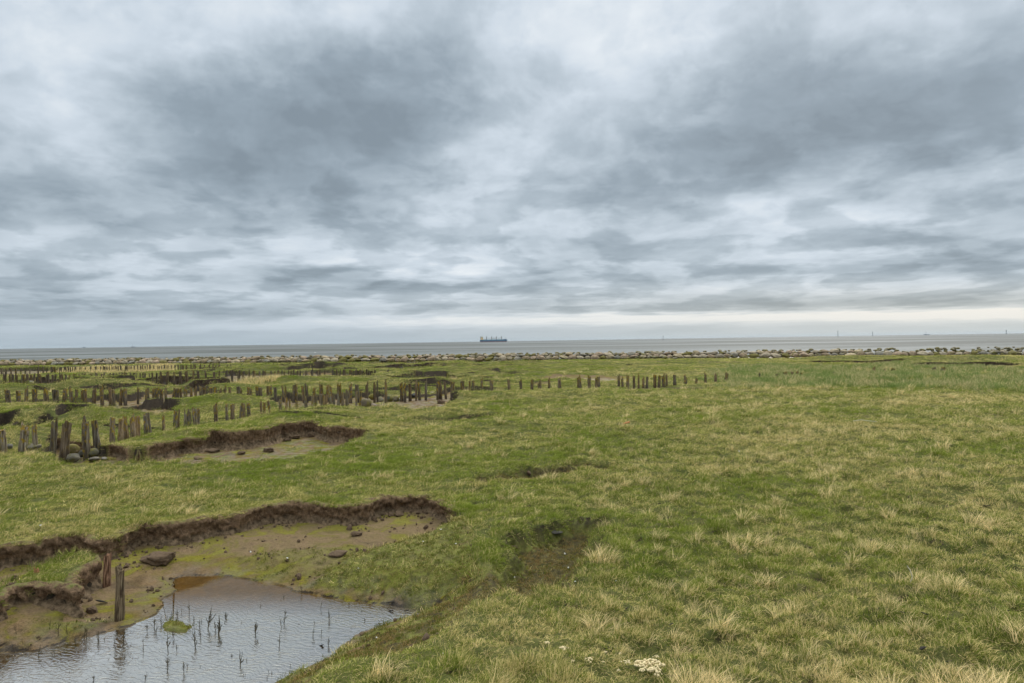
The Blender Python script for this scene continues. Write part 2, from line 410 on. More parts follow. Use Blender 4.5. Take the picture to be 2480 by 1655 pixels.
def masks(P):
    sdA = near_sd(P, BASIN, 1.0)
    sdP = near_sd(P, POND, 3.5)
    return sdA, sdP

def terrain(P, full=False):
    """height of the marsh at P (n,2) and its cover masks"""
    x, y = P[:, 0], P[:, 1]
    r = np.hypot(x, y)
    n = len(P)
    left = ss((-x / np.maximum(y, 1) + 0.35) / 0.5)
    far = ss((r - 17) / 14)
    z = 0.055 * fbm(x / 2.3, y / 2.3, 3, 1) + 0.045 * fbm(x / .5, y / .5, 3, 2) * (1 - .3 * far)
    rightw = .35 + .65 * ss((x / np.maximum(y, 1) + .15) / .45)
    hm = hum(x, y)
    z += (.16 * rightw * np.clip(1.7 - r / 40, .2, 1)) * (hm - .4)
    pit = ss((fbm(x / .42, y / .42, 2, 12) - .42) / .12) * np.clip(1.5 - r / 30, 0, 1)
    z -= .07 * pit
    z += 0.016 * fbm(x / .16, y / .16, 2, 9) * np.clip(1.4 - r / 16, 0, 1)
    z += far * (0.12 + 0.40 * left) * fbm(x / 6.5, y / 5.0, 3, 3)
    z += far * 0.05 * fbm(x / 1.6, y / 1.6, 2, 8)
    for cx, cy, a, b_, h in MOUNDS:
        gx, gy = G(cx, cy)
        z += 1.75 * h * np.exp(-(((x - gx) / a) ** 2 + ((y - gy) / b_) ** 2) ** 1.3)
    for kk, rl in ROWLINES.items():       # the ground lies low along the rows of posts
        dl_ = seg_dist(P, rl)
        wl = {'A': 1.3, 'B': 2.0, 'C': 3.0, 'D': 3.5}[kk]
        z = z * (1 - .8 * np.exp(-(dl_ / wl) ** 2)) - .07 * np.exp(-(dl_ / wl) ** 2)
    edge_n = 0.10 * fbm(x / .5, y / .5, 3, 21) + 0.05 * fbm(x / .12, y / .12, 2, 22)
    soil = np.zeros(n); moss = np.zeros(n)
    grow = .03 * r - .25
    cn = np.abs(fbm(x / 11 + .3 * pn(x / 3, y / 3, 97), y / 6, 2, 96)) + 1.2 * np.maximum(0, -pn(x / 9, y / 9, 98))
    th = .035 + .0011 * r
    lw = ss((-x / np.maximum(y, 1) + .10) / .15) * ss((r - 27) / 6) * ss((118 - r) / 10) * (near_sd(P, HOLLOW_B, 2) < -1.5)
    ch = ss((th - cn) / .03) * lw
    z = z * (1 - ch) + (-.42 + .05 * fbm(x / .6, y / .6, 3, 31)) * ch
    soil = np.maximum(soil, ss((ch - .12) / .25)); wet = np.zeros(n); deep = np.zeros(n)
    for P_, dep, wd in HOLES:
        big = r.max()
        sd = near_sd(P, P_, 1.5)
        m = sd > -1.4
        if not m.any(): continue
        k = 0.25 if wd < 0.2 else (.8 if wd < 0.4 else 1.3)
        if wd >= .25 and wd < 1: dep = dep * 1.5; wd = wd * .55; sd = sd + .12
        s2 = sd[m] + edge_n[m] * k * (0.6 if wd < .2 else 1) + (np.clip(grow[m], 0, 2.6) if dep > .45 and dep != .50 else (.15 if dep == .50 else 0))
        t = ss(s2 / wd)
        fl = -dep + 0.05 * fbm(x[m] / .6, y[m] / .6, 4, 31) + 0.12 * ss((pn(x[m] / .9, y[m] / .9, 33) - .25) * 3)
        # floor climbs again near the side away from the steep bank
        z[m] = z[m] * (1 - t) + np.minimum(fl, z[m]) * t
        # rounded lip
        z[m] += 0.03 * np.exp(-((s2 + .12) / .12) ** 2) * (wd < .5)
        soil[m] = np.maximum(soil[m], ss((s2 + 0.02) / 0.06 if wd < .3 else (s2 + .05) / .15))
        wet[m] = np.maximum(wet[m], ss((s2 - wd) / .4))
        if dep == .50: moss[m] = np.maximum(moss[m], .74 * ss((fbm(x[m] / .7, y[m] / .5, 3, 57) + .02) * 3.5) * ss((s2 - .35) / .4))
    for P_, dep, wd in SOFT:
        sd = near_sd(P, P_, 1.5)
        m = sd > -1.4
        if not m.any(): continue
        s2 = sd[m] + edge_n[m] * 3.5 + .15 * fbm(x[m] / .9, y[m] / .6, 2, 36)
        t = ss((s2 + wd * .5) / wd)
        z[m] -= dep * t
        z[m] += t * .03 * fbm(x[m] / .15, y[m] / .15, 2, 35)
        moss[m] = np.maximum(moss[m], t)
    # pond basin
    sdA = near_sd(P, BASIN, 1.5)
    m = sdA > -0.6
    cliff_line = np.zeros(n)
    if m.any():
        q = P[m]
        dP = -poly_sd(q, POND) + .09 * fbm(q[:, 0] / .45, q[:, 1] / .4, 3, 68) + .03 * fbm(q[:, 0] / .1, q[:, 1] / .1, 2, 69)
        dL = seg_dist(q, LIP_A)
        en = edge_n[m]
        sa = sdA[m]
        sa2 = sa + en * .35
        dPn = dP + 0.05 * fbm(q[:, 0] / .3, q[:, 1] / .3, 3, 41)
        u = np.maximum(dPn, 0) / np.maximum(np.maximum(dPn, 0) + np.maximum(sa, 0), 1e-3)
        cl = 1 - ss((dL - np.maximum(sa, 0) - .02) / 0.5)          # 1 where the nearest rim is the steep one
        gentle = ZP + (0.0 - ZP) * ss(u) ** .8
        gentle = ZP + .01 + (-ZP - .01) * np.clip(u, 0, 1) ** .85
        foot = -0.38
        shf = .15 * ss(np.hypot(q[:, 0] - LIP_A[-1][0], q[:, 1] - LIP_A[-1][1]) / 1.0)
        steep = ZP + .015 + (foot - ZP) * np.clip(u, 0, 1) ** .95
        steep = steep * ss((sa2 + shf) / .06)
        zz_ = gentle * (1 - cl) + steep * cl
        zb = z[m]
        hump = 0.0
        for hx, hy, ha, hb, hh in ((700 * D2S, 1250 * D2S, 1.1, .45, .10), (900 * D2S, 1270 * D2S, 1.2, .6, .12), (830 * D2S, 1300 * D2S, .7, .3, .06), (1010 * D2S, 1310 * D2S, .8, .5, .10), (1080 * D2S, 1230 * D2S, .7, .5, .10), (640 * D2S, 1280 * D2S, .5, .25, .05)):
            gx, gy = G(hx, hy, -.25)
            hump = hump + hh * np.exp(-(((q[:, 0] - gx) / ha) ** 2 + ((q[:, 1] - gy) / hb) ** 2))
        rough = .035 * fbm(q[:, 0] / .35, q[:, 1] / .35, 4, 43)
        dampw = np.clip(dPn / .5, 0, 1)
        inner = zz_ + (hump + rough) * dampw * ss(sa / .15)
        brn = 0
        inner = np.where(dP < 0, ZP - np.minimum(-dP * .14, .13) + .012 * fbm(q[:, 0] / .25, q[:, 1] / .25, 3, 44), inner)
        tin = ss((sa2 + shf + .02) / .03) * cl + (1 - cl) * ss((sa + .32) / .36)
        inner = np.where((sa < -.3) & (cl > .5), zb, inner)
        z[m] = zb * (1 - tin) + inner * tin
        isd = poly_sd(q, ISLAND) + en * .25
        it = ss((isd + .02) / .07)
        itop = -0.09 + .03 * fbm(q[:, 0] / .3, q[:, 1] / .3, 3, 46)
        z[m] = np.maximum(z[m], z[m] * (1 - it) + itop * it)
        msd = poly_sd(q, MOSSPOOL) + en * .8
        z[m] = np.maximum(z[m], ZP - .1 + .14 * ss(msd / .12 + .4) + .02 * fbm(q[:, 0] / .06, q[:, 1] / .06, 2, 47) * (msd > -.05))
        sm = ss((sa2 + shf + .01) / .05) * cl + (1 - cl) * ss((sa + .05 + 3.2 * en) / .35)
        # mossy turf creeps over the humps and the right side
        mt = ss((hump - .018) / .035 + pn(q[:, 0] / .35, q[:, 1] / .35, 48) * 1.6) * (1 - cl * .5)
        mt = np.maximum(mt, ss((msd + .1) / .1))
        mt = np.maximum(mt, ss((fbm(q[:, 0] / .42, q[:, 1] / .3, 3, 58) + .28) * 3.2) * ss((dPn - .06) / .15) * (1 - .9 * cl) * ss((q[:, 0] + 6.8) / 1.0))
        shore = (1 - cl) * ss((u - .10 + .5 * pn(q[:, 0] / .4, q[:, 1] / .4, 49)) / .25) * ss((fbm(q[:, 0] / .55, q[:, 1] / .4, 3, 59) + .22) * 4)
        mt0 = mt; shore = shore * (1 - ss((hump - .02) / .04)) * ss((q[:, 0] - G(560, 1480, ZP)[0]) / .6)
        soil[m] = np.maximum(soil[m], sm * (1 - it * .98))
        moss[m] = np.maximum(moss[m], np.maximum(mt0 * .75, shore) * sm * (1 - it))
        deep[m] = ss((-dP - .03 + .6 * en) / .7) * ss((10.75 - q[:, 1] + 1.6 * en) / .9) * (msd < -.12)
        wet[m] = np.maximum(wet[m], ss(1 - dPn / .8) * sm)
    # sea side of the boulder wall
    wd_ = (P - WALL0) @ WN
    z = np.where(wd_ > 3, z * 0 - 3.0 * ss((wd_ - 3) / 8), z)
    flat = ss((wd_ + 12) / 10)
    z = np.where(wd_ <= 3, z * (1 - .6 * flat), z)
    # the dyke foot rises towards and behind the viewer
    z = z + 0.9 * ss((4.0 - y) / 6.0) + 0.0 * x
    if not full: return z
    return z, soil, moss, wet - 2 * deep

def hit(px, py):
    """where the line of sight of a photo pixel meets the marsh"""
    d = ray(px, py)
    t = np.geomspace(4.5, 110, 700)
    X = d.x / d.y * t; Z_ = CAMH + d.z / d.y * t
    h = Z_ - terrain(np.stack([X, t], 1))
    i = int(np.argmax(h < 0))
    if h[i] >= 0: return G(px, py)
    f = h[i - 1] / (h[i - 1] - h[i])
    y = t[i - 1] + (t[i] - t[i - 1]) * f
    return (d.x / d.y * y, y)

# ------------------------------------------------------------------ materials
def new_mat(name):
    m = bpy.data.materials.new(name)
    m.use_nodes = True
    return m, NT(m.node_tree)
def finish(T, colour, rough=0.9, bump=None, bstr=0.3, bdist=0.02, spec=0.3, normal=None, sub=None):
    p = T.n('ShaderNodeBsdfPrincipled')
    T.put(p.inputs['Base Color'], colour)
    T.put(p.inputs['Roughness'], rough)
    T.put(p.inputs['Specular IOR Level'], spec)
    if bump is not None:
        bn = T.n('ShaderNodeBump')
        bn.inputs['Strength'].default_value = bstr
        bn.inputs['Distance'].default_value = bdist
        T.put(bn.inputs['Height'], bump)
        T.t.links.new(bn.outputs[0], p.inputs['Normal'])
    o = T.n('ShaderNodeOutputMaterial')
    T.t.links.new(p.outputs[0], o.inputs[0])
    return p
def attr(T, name, typ='GEOMETRY'):
    a = T.n('ShaderNodeAttribute', attribute_type=typ)
    a.attribute_name = name
    return a.outputs['Fac']

# ground cover
M_GROUND, T = new_mat("marsh_ground")
pos = T.n('ShaderNodeNewGeometry').outputs['Position']
nrm = T.sep(T.n('ShaderNodeNewGeometry').outputs['True Normal'])[2]
a_soil, a_moss, a_w0 = attr(T, 'soil'), attr(T, 'moss'), attr(T, 'wet')
a_wet = T.m('MAXIMUM', a_w0, 0.0)
a_deep = T.step(a_w0, 0.2, -1.2)
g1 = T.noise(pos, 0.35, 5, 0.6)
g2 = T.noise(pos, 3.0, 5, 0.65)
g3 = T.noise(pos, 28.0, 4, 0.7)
grass = T.ramp(T.m('ADD', T.m('MULTIPLY', g1, .55), T.m('MULTIPLY', g2, .45)), [(.30, (.05, .06, .012)), (.45, (.085, .095, .018)), (.55, (.12, .12, .03)), (.70, (.18, .15, .06))])  # dark thatch under the tufts; its tone also gives the gaps shadow depth
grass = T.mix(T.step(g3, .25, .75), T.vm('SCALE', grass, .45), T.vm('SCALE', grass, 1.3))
soil_shade = T.ramp(T.m('ADD', T.m('MULTIPLY', T.noise(pos, 9, 6, .7), .6), T.m('MULTIPLY', T.noise(pos, 50, 3, .7), .4)), [(.3, (.010, .007, .005)), (.5, (.032, .022, .014)), (.7, (.09, .065, .04))])  # wet peat, darkened further to include the shade of undercut banks
mudn = T.noise(pos, 1.3, 8, .66, .9)
mud = T.ramp(mudn, [(.32, (.13, .088, .05)), (.44, (.215, .145, .08)), (.52, (.17, .125, .05)), (.58, (.19, .165, .022)), (.64, (.21, .19, .03)), (.72, (.09, .10, .012))])
mud = T.mix(T.step(T.noise(pos, 34, 4, .75), .3, .7), T.vm('SCALE', mud, .62), T.vm('SCALE', mud, 1.15))
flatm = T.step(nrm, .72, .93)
sc_ = T.mix(flatm, soil_shade, mud)
mossc = T.ramp(T.noise(pos, 7.0, 6, .75), [(.34, (.06, .075, .015)), (.46, (.13, .12, .035)), (.55, (.17, .19, .035)), (.62, (.21, .18, .06)), (.72, (.24, .23, .03))])
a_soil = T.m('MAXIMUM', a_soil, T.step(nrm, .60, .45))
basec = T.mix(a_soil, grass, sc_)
brownc = T.ramp(T.noise(pos, 11.0, 6, .75), [(.34, (.02, .015, .006)), (.46, (.055, .044, .016)), (.56, (.105, .085, .028)), (.64, (.15, .135, .035)), (.76, (.10, .11, .02))])
mossc = T.mix(T.step(a_moss, .75, .95), mossc, brownc)
basec = T.mix(T.m('MINIMUM', T.m('MULTIPLY', a_moss, 1.25), .95), basec, mossc)
under = T.step(T.sep(pos)[2], ZP + .012, ZP - .015)
under = T.m('MULTIPLY', under, T.step(T.sep(pos)[1], 12.5, 12.0))
basec = T.mix(under, basec, T.mix(T.noise(pos, 5.0, 6, .7), (.09, .055, .015), (.27, .18, .06)))
basec = T.mix(a_deep, basec, T.mix(mudn, (.26, .265, .25), (.38, .385, .365)))
wetd = T.m('MULTIPLY', a_wet, T.step(T.noise(pos, 2.3, 4, .6), .35, .6))
basec = T.mix(T.m('MULTIPLY', wetd, .35), basec, T.vm('SCALE', basec, .5))
rough = T.m('SUBTRACT', .95, T.m('MULTIPLY', wetd, .55))
hb = T.m('ADD', T.m('MULTIPLY', T.noise(pos, 16, 5, .7), .7), T.m('MULTIPLY', T.noise(pos, 70, 3, .7), .3))
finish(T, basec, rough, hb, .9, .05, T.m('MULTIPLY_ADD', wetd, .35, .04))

# peat bank faces
M_BANK, T = new_mat("peat_bank")
pos = T.n('ShaderNodeNewGeometry').outputs['Position']
hgt = attr(T, 'up')
bn1 = T.noise(pos, 12, 6, .72)
bn2 = T.noise(pos, 60, 4, .75)
bc = T.ramp(T.m('ADD', T.m('MULTIPLY', bn1, .6), T.m('MULTIPLY', bn2, .4)), [(.35, (.03, .018, .01)), (.45, (.12, .075, .045)), (.55, (.26, .17, .105)), (.68, (.42, .29, .19))])
clay = T.ramp(bn1, [(.38, (.07, .048, .03)), (.6, (.25, .18, .115))])
bc = T.mix(T.step(T.m('ADD', hgt, T.m('MULTIPLY', T.m('SUBTRACT', bn1, .5), .8)), .30, .5), clay, bc)
turf = T.ramp(bn2, [(.35, (.08, .10, .02)), (.6, (.19, .20, .06))])
bc = T.mix(T.step(T.m('ADD', hgt, T.m('MULTIPLY', T.m('SUBTRACT', bn1, .5), .5)), .97, 1.1), bc, turf)
finish(T, bc, .95, T.m('ADD', T.m('MULTIPLY', bn1, .6), T.m('MULTIPLY', bn2, .4)), 1.0, .05, .2)

# blades of grass: colour by kind of blade, by where the tuft stands and by how dry it is
def blade_mat(name, lo, hi, tan, tanbias):
    M, T = new_mat(name)
    oi = T.n('ShaderNodeObjectInfo')
    loc, rnd = oi.outputs['Location'], oi.outputs['Random']
    dry = attr(T, 'dry', 'INSTANCER')
    up = attr(T, 'up')
    br = attr(T, 'blade')
    n_ = T.noise(loc, .5, 4, .65)
    g = T.mix(T.m('ADD', T.m('MULTIPLY', n_, .5), T.m('MULTIPLY', rnd, .5)), lo, hi)
    dd = T.m('ADD', T.m('ADD', dry, T.m('MULTIPLY', T.m('SUBTRACT', br, .5), 1.45)), tanbias)
    dd = T.m('ADD', dd, T.m('MULTIPLY', T.m('SUBTRACT', up, .6), .35))
    tn = T.mix(rnd, tan, tuple(v * 1.3 for v in tan))
    c = T.mix(T.step(dd, .35, .75), g, tn)
    c = T.mix(T.step(br, .0, 1.0, smooth=False), T.vm('SCALE', c, .62), T.vm('SCALE', c, 1.3))
    d = T.n('ShaderNodeBsdfDiffuse'); T.put(d.inputs[0], c)
    tr = T.n('ShaderNodeBsdfTranslucent'); T.put(tr.inputs[0], c)
    mx = T.n('ShaderNodeMixShader'); mx.inputs[0].default_value = .3
    T.t.links.new(d.outputs[0], mx.inputs[1]); T.t.links.new(tr.outputs[0], mx.inputs[2])
    o = T.n('ShaderNodeOutputMaterial'); T.t.links.new(mx.outputs[0], o.inputs[0])
    return M
M_TURF = blade_mat("turf_blades", (.08, .135, .016), (.31, .365, .055), (.56, .45, .21), .0)
M_DRY = blade_mat("dry_blades", (.10, .16, .02), (.30, .33, .06), (.76, .60, .33), .2)
M_TALL = blade_mat("tall_blades", (.14, .23, .05), (.29, .38, .12), (.58, .47, .27), -.06)
M_MOSSB = blade_mat("salt_herb", (.06, .08, .012), (.17, .19, .03), (.28, .19, .08), .0)

# weathered wood
M_WOOD, T = new_mat("weathered_wood")
tc = T.n('ShaderNodeTexCoord').outputs['Object']
oi = T.n('ShaderNodeObjectInfo')
ofs = T.vm('SCALE', T.xyz(oi.outputs['Random'], oi.outputs['Random'], oi.outputs['Random']), 31.0)
px_, py_, pz_ = T.sep(tc)[0:3]
gv = T.vm('ADD', T.xyz(T.m('MULTIPLY', px_, 7), T.m('MULTIPLY', py_, 7), T.m('MULTIPLY', pz_, 1.2)), ofs)
gr = T.noise(gv, 1.3, 6, .7)
bl = T.noise(T.vm('ADD', T.xyz(px_, py_, T.m('MULTIPLY', pz_, 3)), ofs), 2.6, 5, .65)
wood = T.ramp(gr, [(.36, (.025, .018, .013)), (.46, (.14, .105, .075)), (.56, (.32, .27, .21)), (.70, (.56, .50, .42))])
wood = T.mix(.72, wood, T.vm('MULTIPLY', wood, T.vm('SCALE', oi.outputs['Color'], 2.4)))
lich = T.mix(T.noise(gv, 5, 3, .6), (.34, .18, .012), (.24, .22, .03))
lamt = T.m('MULTIPLY', T.step(T.m('ADD', bl, T.m('MULTIPLY', pz_, .14)), .61, .70), oi.outputs['Alpha'])
wood = T.mix(lamt, wood, lich)
wetb = T.step(T.m('ADD', pz_, T.m('MULTIPLY', T.m('SUBTRACT', bl, .5), .5)), .62, .30)
wood = T.mix(T.m('MULTIPLY', wetb, .45), wood, T.vm('SCALE', wood, .35))
finish(T, wood, .9, T.m('ADD', gr, T.m('MULTIPLY', bl, .3)), .8, .02, .25)

# stone: colour of each boulder from the object, weathering and moss from noise
M_STONE, T = new_mat("boulder_stone")
oi = T.n('ShaderNodeObjectInfo')
pos = T.n('ShaderNodeNewGeometry').outputs['Position']
nz = T.sep(T.n('ShaderNodeNewGeometry').outputs['Normal'])[2]
s1 = T.noise(pos, 3.0, 6, .65); s2 = T.noise(pos, 22.0, 4, .7)
st = T.mix(T.step(s1, .3, .7), T.vm('SCALE', oi.outputs['Color'], .62), T.vm('SCALE', oi.outputs['Color'], 1.2))
st = T.mix(T.step(s2, .35, .65), T.vm('SCALE', st, .85), T.vm('SCALE', st, 1.1))
mo = T.mix(s1, (.10, .095, .02), (.19, .16, .04))
st = T.mix(T.m('MULTIPLY', T.step(T.m('ADD', T.noise(pos, 2.0, 5, .7), T.m('MULTIPLY', oi.outputs['Alpha'], .3)), .60, .70), .85), st, mo)
finish(T, st, .9, T.m('ADD', s1, T.m('MULTIPLY', s2, .5)), .6, .03, .3)

def simple(name, col, rough=.7, var=.25, scale=20, spec=.3, bump=.2):
    M, T = new_mat(name)
    pos = T.n('ShaderNodeTexCoord').outputs['Object']
    n_ = T.noise(pos, scale, 5, .65)
    c = T.mix(n_, tuple(v * (1 - var) for v in col), tuple(min(1, v * (1 + var)) for v in col))
    finish(T, c, rough, n_, bump, .01, spec)
    return M
M_FOAM = simple("dried_foam", (.74, .62, .38), .9, .22, 90)
M_SHELL = simple("shell_white", (.62, .62, .58), .5, .2, 60)
M_WEED = simple("dark_scrap", (.022, .018, .014), .85, .5, 60)
M_SLATE = simple("slate", (.07, .065, .055), .7, .3, 14)
M_STEM = simple("dead_stem", (.055, .045, .022), .9, .4, 30)
M_RUST = simple("orange_paint", (.55, .16, .06), .8, .3, 30)
M_STRAW = simple("straw", (.62, .60, .52), .8, .2, 30)
M_ROOT = simple("peat_clod", (.115, .078, .05), .95, .8, 10, bump=1.0)
M_HULL = simple("hull_blue", (.07, .165, .27), .6, .1, .05)
M_HULLR = simple("hull_red", (.22, .10, .10), .6, .1, .05)
M_CREAM = simple("deckhouse_cream", (.85, .66, .30), .6, .15, .3)
M_ORAN = simple("lifeboat_orange", (.65, .24, .12), .6, .1, .3)
M_DECK = simple("hatch_grey", (.55, .68, .68), .7, .15, .1)
M_CRANE = simple("crane_brown", (.15, .13, .10), .7, .1, .3)
M_DARK_HAZED = simple("dark_band", (.14, .17, .20), .6, .1, .3)  # dark paint lightened, with distance haze mixed into its colour
M_WHITE = simple("white_band", (.72, .74, .74), .6, .05, .3)
M_FARGREY = simple("far_grey", (.16, .20, .23), .7, .1, .3)
M_GULL = simple("gull_white", (.75, .75, .75), .8, .05, 5)
M_GULLD = simple("gull_dark", (.05, .05, .055), .8, .05, 5)
M_WIN = simple("dark_glass", (.03, .04, .05), .2, .05, 5)

# water of the pond: shallow, brown bottom shining through, wind ripples
M_POND, T = new_mat("pond_water")
pos = T.n('ShaderNodeNewGeometry').outputs['Position']
rx_, ry_, _ = T.sep(pos)[0:3]
rp = T.xyz(T.m('MULTIPLY', rx_, .55), ry_, 0)
wob = T.vm('ADD', rp, T.vm('SCALE', T.noise(pos, 1.2, 3, .6, color=True), .5))
r1 = T.n('ShaderNodeTexWave', wave_type='BANDS', bands_direction='DIAGONAL')
T.put(r1.inputs['Vector'], wob); r1.inputs['Scale'].default_value = 7.5; r1.inputs['Distortion'].default_value = 6; r1.inputs['Detail'].default_value = 3; r1.inputs['Detail Scale'].default_value = 2.2
calm = T.m('MULTIPLY_ADD', T.step(ry_, 10.9, 9.6), .97, .03)
h = T.m('ADD', T.m('MULTIPLY', r1.outputs['Fac'], .5), T.m('ADD', T.noise(rp, 14, 4, .6, .5), T.m('MULTIPLY', T.noise(rp, 45, 3, .6, .5), .25)))
bn = T.n('ShaderNodeBump'); bn.inputs['Strength'].default_value = .5; bn.inputs['Distance'].default_value = .008
T.put(bn.inputs['Height'], T.m('MULTIPLY', h, calm))
tr = T.n('ShaderNodeBsdfTransparent'); tr.inputs[0].default_value = (.92, .82, .64, 1)
gl = T.n('ShaderNodeBsdfGlossy'); gl.inputs['Roughness'].default_value = .05; gl.inputs[0].default_value = (1, .97, .92, 1)
T.t.links.new(bn.outputs[0], gl.inputs['Normal'])
fr = T.n('ShaderNodeFresnel'); fr.inputs[0].default_value = 1.34
T.t.links.new(bn.outputs[0], fr.inputs['Normal'])
mx = T.n('ShaderNodeMixShader')
T.put(mx.inputs[0], T.m('ADD', T.m('MULTIPLY', fr.outputs[0], 1.15), T.m('MULTIPLY', calm, .56), clamp=True))
T.t.links.new(tr.outputs[0], mx.inputs[1]); T.t.links.new(gl.outputs[0], mx.inputs[2])
o = T.n('ShaderNodeOutputMaterial'); T.t.links.new(mx.outputs[0], o.inputs[0])

# sea and wet mudflat
M_SEA, T = new_mat("sea_water")
pos = T.n('ShaderNodeNewGeometry').outputs['Position']
sx, sy, _ = T.sep(pos)[0:3]
big = T.noise(T.xyz(T.m('MULTIPLY', sx, .0016), T.m('MULTIPLY', sy, .0045), 0), 1.0, 5, .6, .5)
mid = T.noise(T.xyz(T.m('MULTIPLY', sx, .03), T.m('MULTIPLY', sy, .05), 0), 1.0, 4, .6)
fine = T.noise(T.xyz(T.m('MULTIPLY', sx, .5), T.m('MULTIPLY', sy, .14), 0), 1.0, 4, .7)
sc2 = T.mix(T.step(big, .40, .60), (.06, .064, .056), (.13, .14, .14))
sc2 = T.mix(T.step(fine, .35, .68), T.vm('SCALE', sc2, .72), T.vm('SCALE', sc2, 1.35))
near = T.step(sy, 420.0, 150.0)
pf = finish(T, sc2, T.m('MULTIPLY_ADD', T.step(big, .45, .6), -.2, .62), T.m('ADD', fine, T.m('MULTIPLY', mid, .5)), .7, .6, .28)

# ------------------------------------------------------------------ marsh ground mesh
def build_ground():
    r = [2.0]
    while r[-1] < 300:
        q = r[-1]
        k = .006 if q < 6 else (.0024 if q < 21 else (.0034 if q < 50 else .0042))
        r.append(q * (1 + k))
    r = np.array(r)
    na = 700
    a = np.radians(np.linspace(-50, 50, na))
    R_, A_ = np.meshgrid(r, a, indexing='ij')
    X = (R_ * np.sin(A_)).ravel(); Y = (R_ * np.cos(A_)).ravel()
    z, soil, moss, wet = terrain(np.stack([X, Y], 1), True)
    nr = len(r)
    i = (np.arange(nr - 1)[:, None] * na + np.arange(na - 1)[None, :]).ravel()
    Fc = np.stack([i, i + 1, i + na + 1, i + na], 1)
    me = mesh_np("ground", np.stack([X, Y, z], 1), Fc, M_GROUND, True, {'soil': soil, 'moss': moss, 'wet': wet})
    o = link("ground", me)
    tag(o, "green salt marsh ground with eroded peat hollows and creeks", kind="structure")
    # the rest of the land: behind and beside the viewer
    A = np.radians(np.linspace(50, 310, 140))
    rr = np.geomspace(2.0, 300, 60)
    R2, A2 = np.meshgrid(rr, A, indexing='ij')
    X = (R2 * np.sin(A2)).ravel(); Y = (R2 * np.cos(A2)).ravel()
    z2, soil2, moss2, wet2 = terrain(np.stack([X, Y], 1), True)
    m_ = len(A)
    i = (np.arange(len(rr) - 1)[:, None] * m_ + np.arange(m_ - 1)[None, :]).ravel()
    Fc = np.stack([i, i + 1, i + m_ + 1, i + m_], 1)
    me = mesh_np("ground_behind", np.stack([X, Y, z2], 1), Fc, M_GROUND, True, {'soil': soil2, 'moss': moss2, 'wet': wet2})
    tag(link("ground", me), "green grass of the dyke foot beside and behind the viewer", kind="structure")
build_ground()

# sea: one sheet to the horizon
def build_sea():
    ys = np.concatenate([np.linspace(60, 400, 12), np.geomspace(500, 30000, 40)])
    V = []
    for y in ys:
        for t in np.linspace(-1, 1, 21):
            V.append((t * (y * 2.2 + 300), y, -2.2))
    n = 21
    i = (np.arange(len(ys) - 1)[:, None] * n + np.arange(n - 1)[None, :]).ravel()
    Fc = np.stack([i, i + 1, i + n + 1, i + n], 1)
    me = mesh_np("sea", V, Fc, M_SEA, True)
    tag(link("sea", me), "grey tidal water and wet mudflat reaching the horizon", kind="structure")
build_sea()

# pond water sheet
def build_pond():
    A = densify(POND, .05, closed=True)
    c = A.mean(0)
    A = c + (A - c) * 1.045
    V = [(c[0], c[1], ZP)] + [(p[0], p[1], ZP) for p in A]
    # fan from a strip of inner rings keeps triangles small
    rings = 10
    V = []; n = len(A)
    for k in range(rings + 1):
        t = k / rings
        for p in A: V.append((c[0] + (p[0] - c[0]) * (1 - t * .999), c[1] + (p[1] - c[1]) * (1 - t * .999), ZP))
    Fc = [(k * n + j, k * n + (j + 1) % n, (k + 1) * n + (j + 1) % n, (k + 1) * n + j) for k in range(rings) for j in range(n)]
    Fc = np.array(Fc)
    q0, q1, q2 = (np.array(V)[Fc[0][k]] for k in (0, 1, 2))
    if np.cross(q1 - q0, q2 - q1)[2] < 0: Fc = Fc[:, ::-1]
    me = mesh_np("pond_water", V, Fc, M_POND, True)
    tag(link("pond_water", me), "shallow rippled pond water over brown mud", kind="structure")
build_pond()

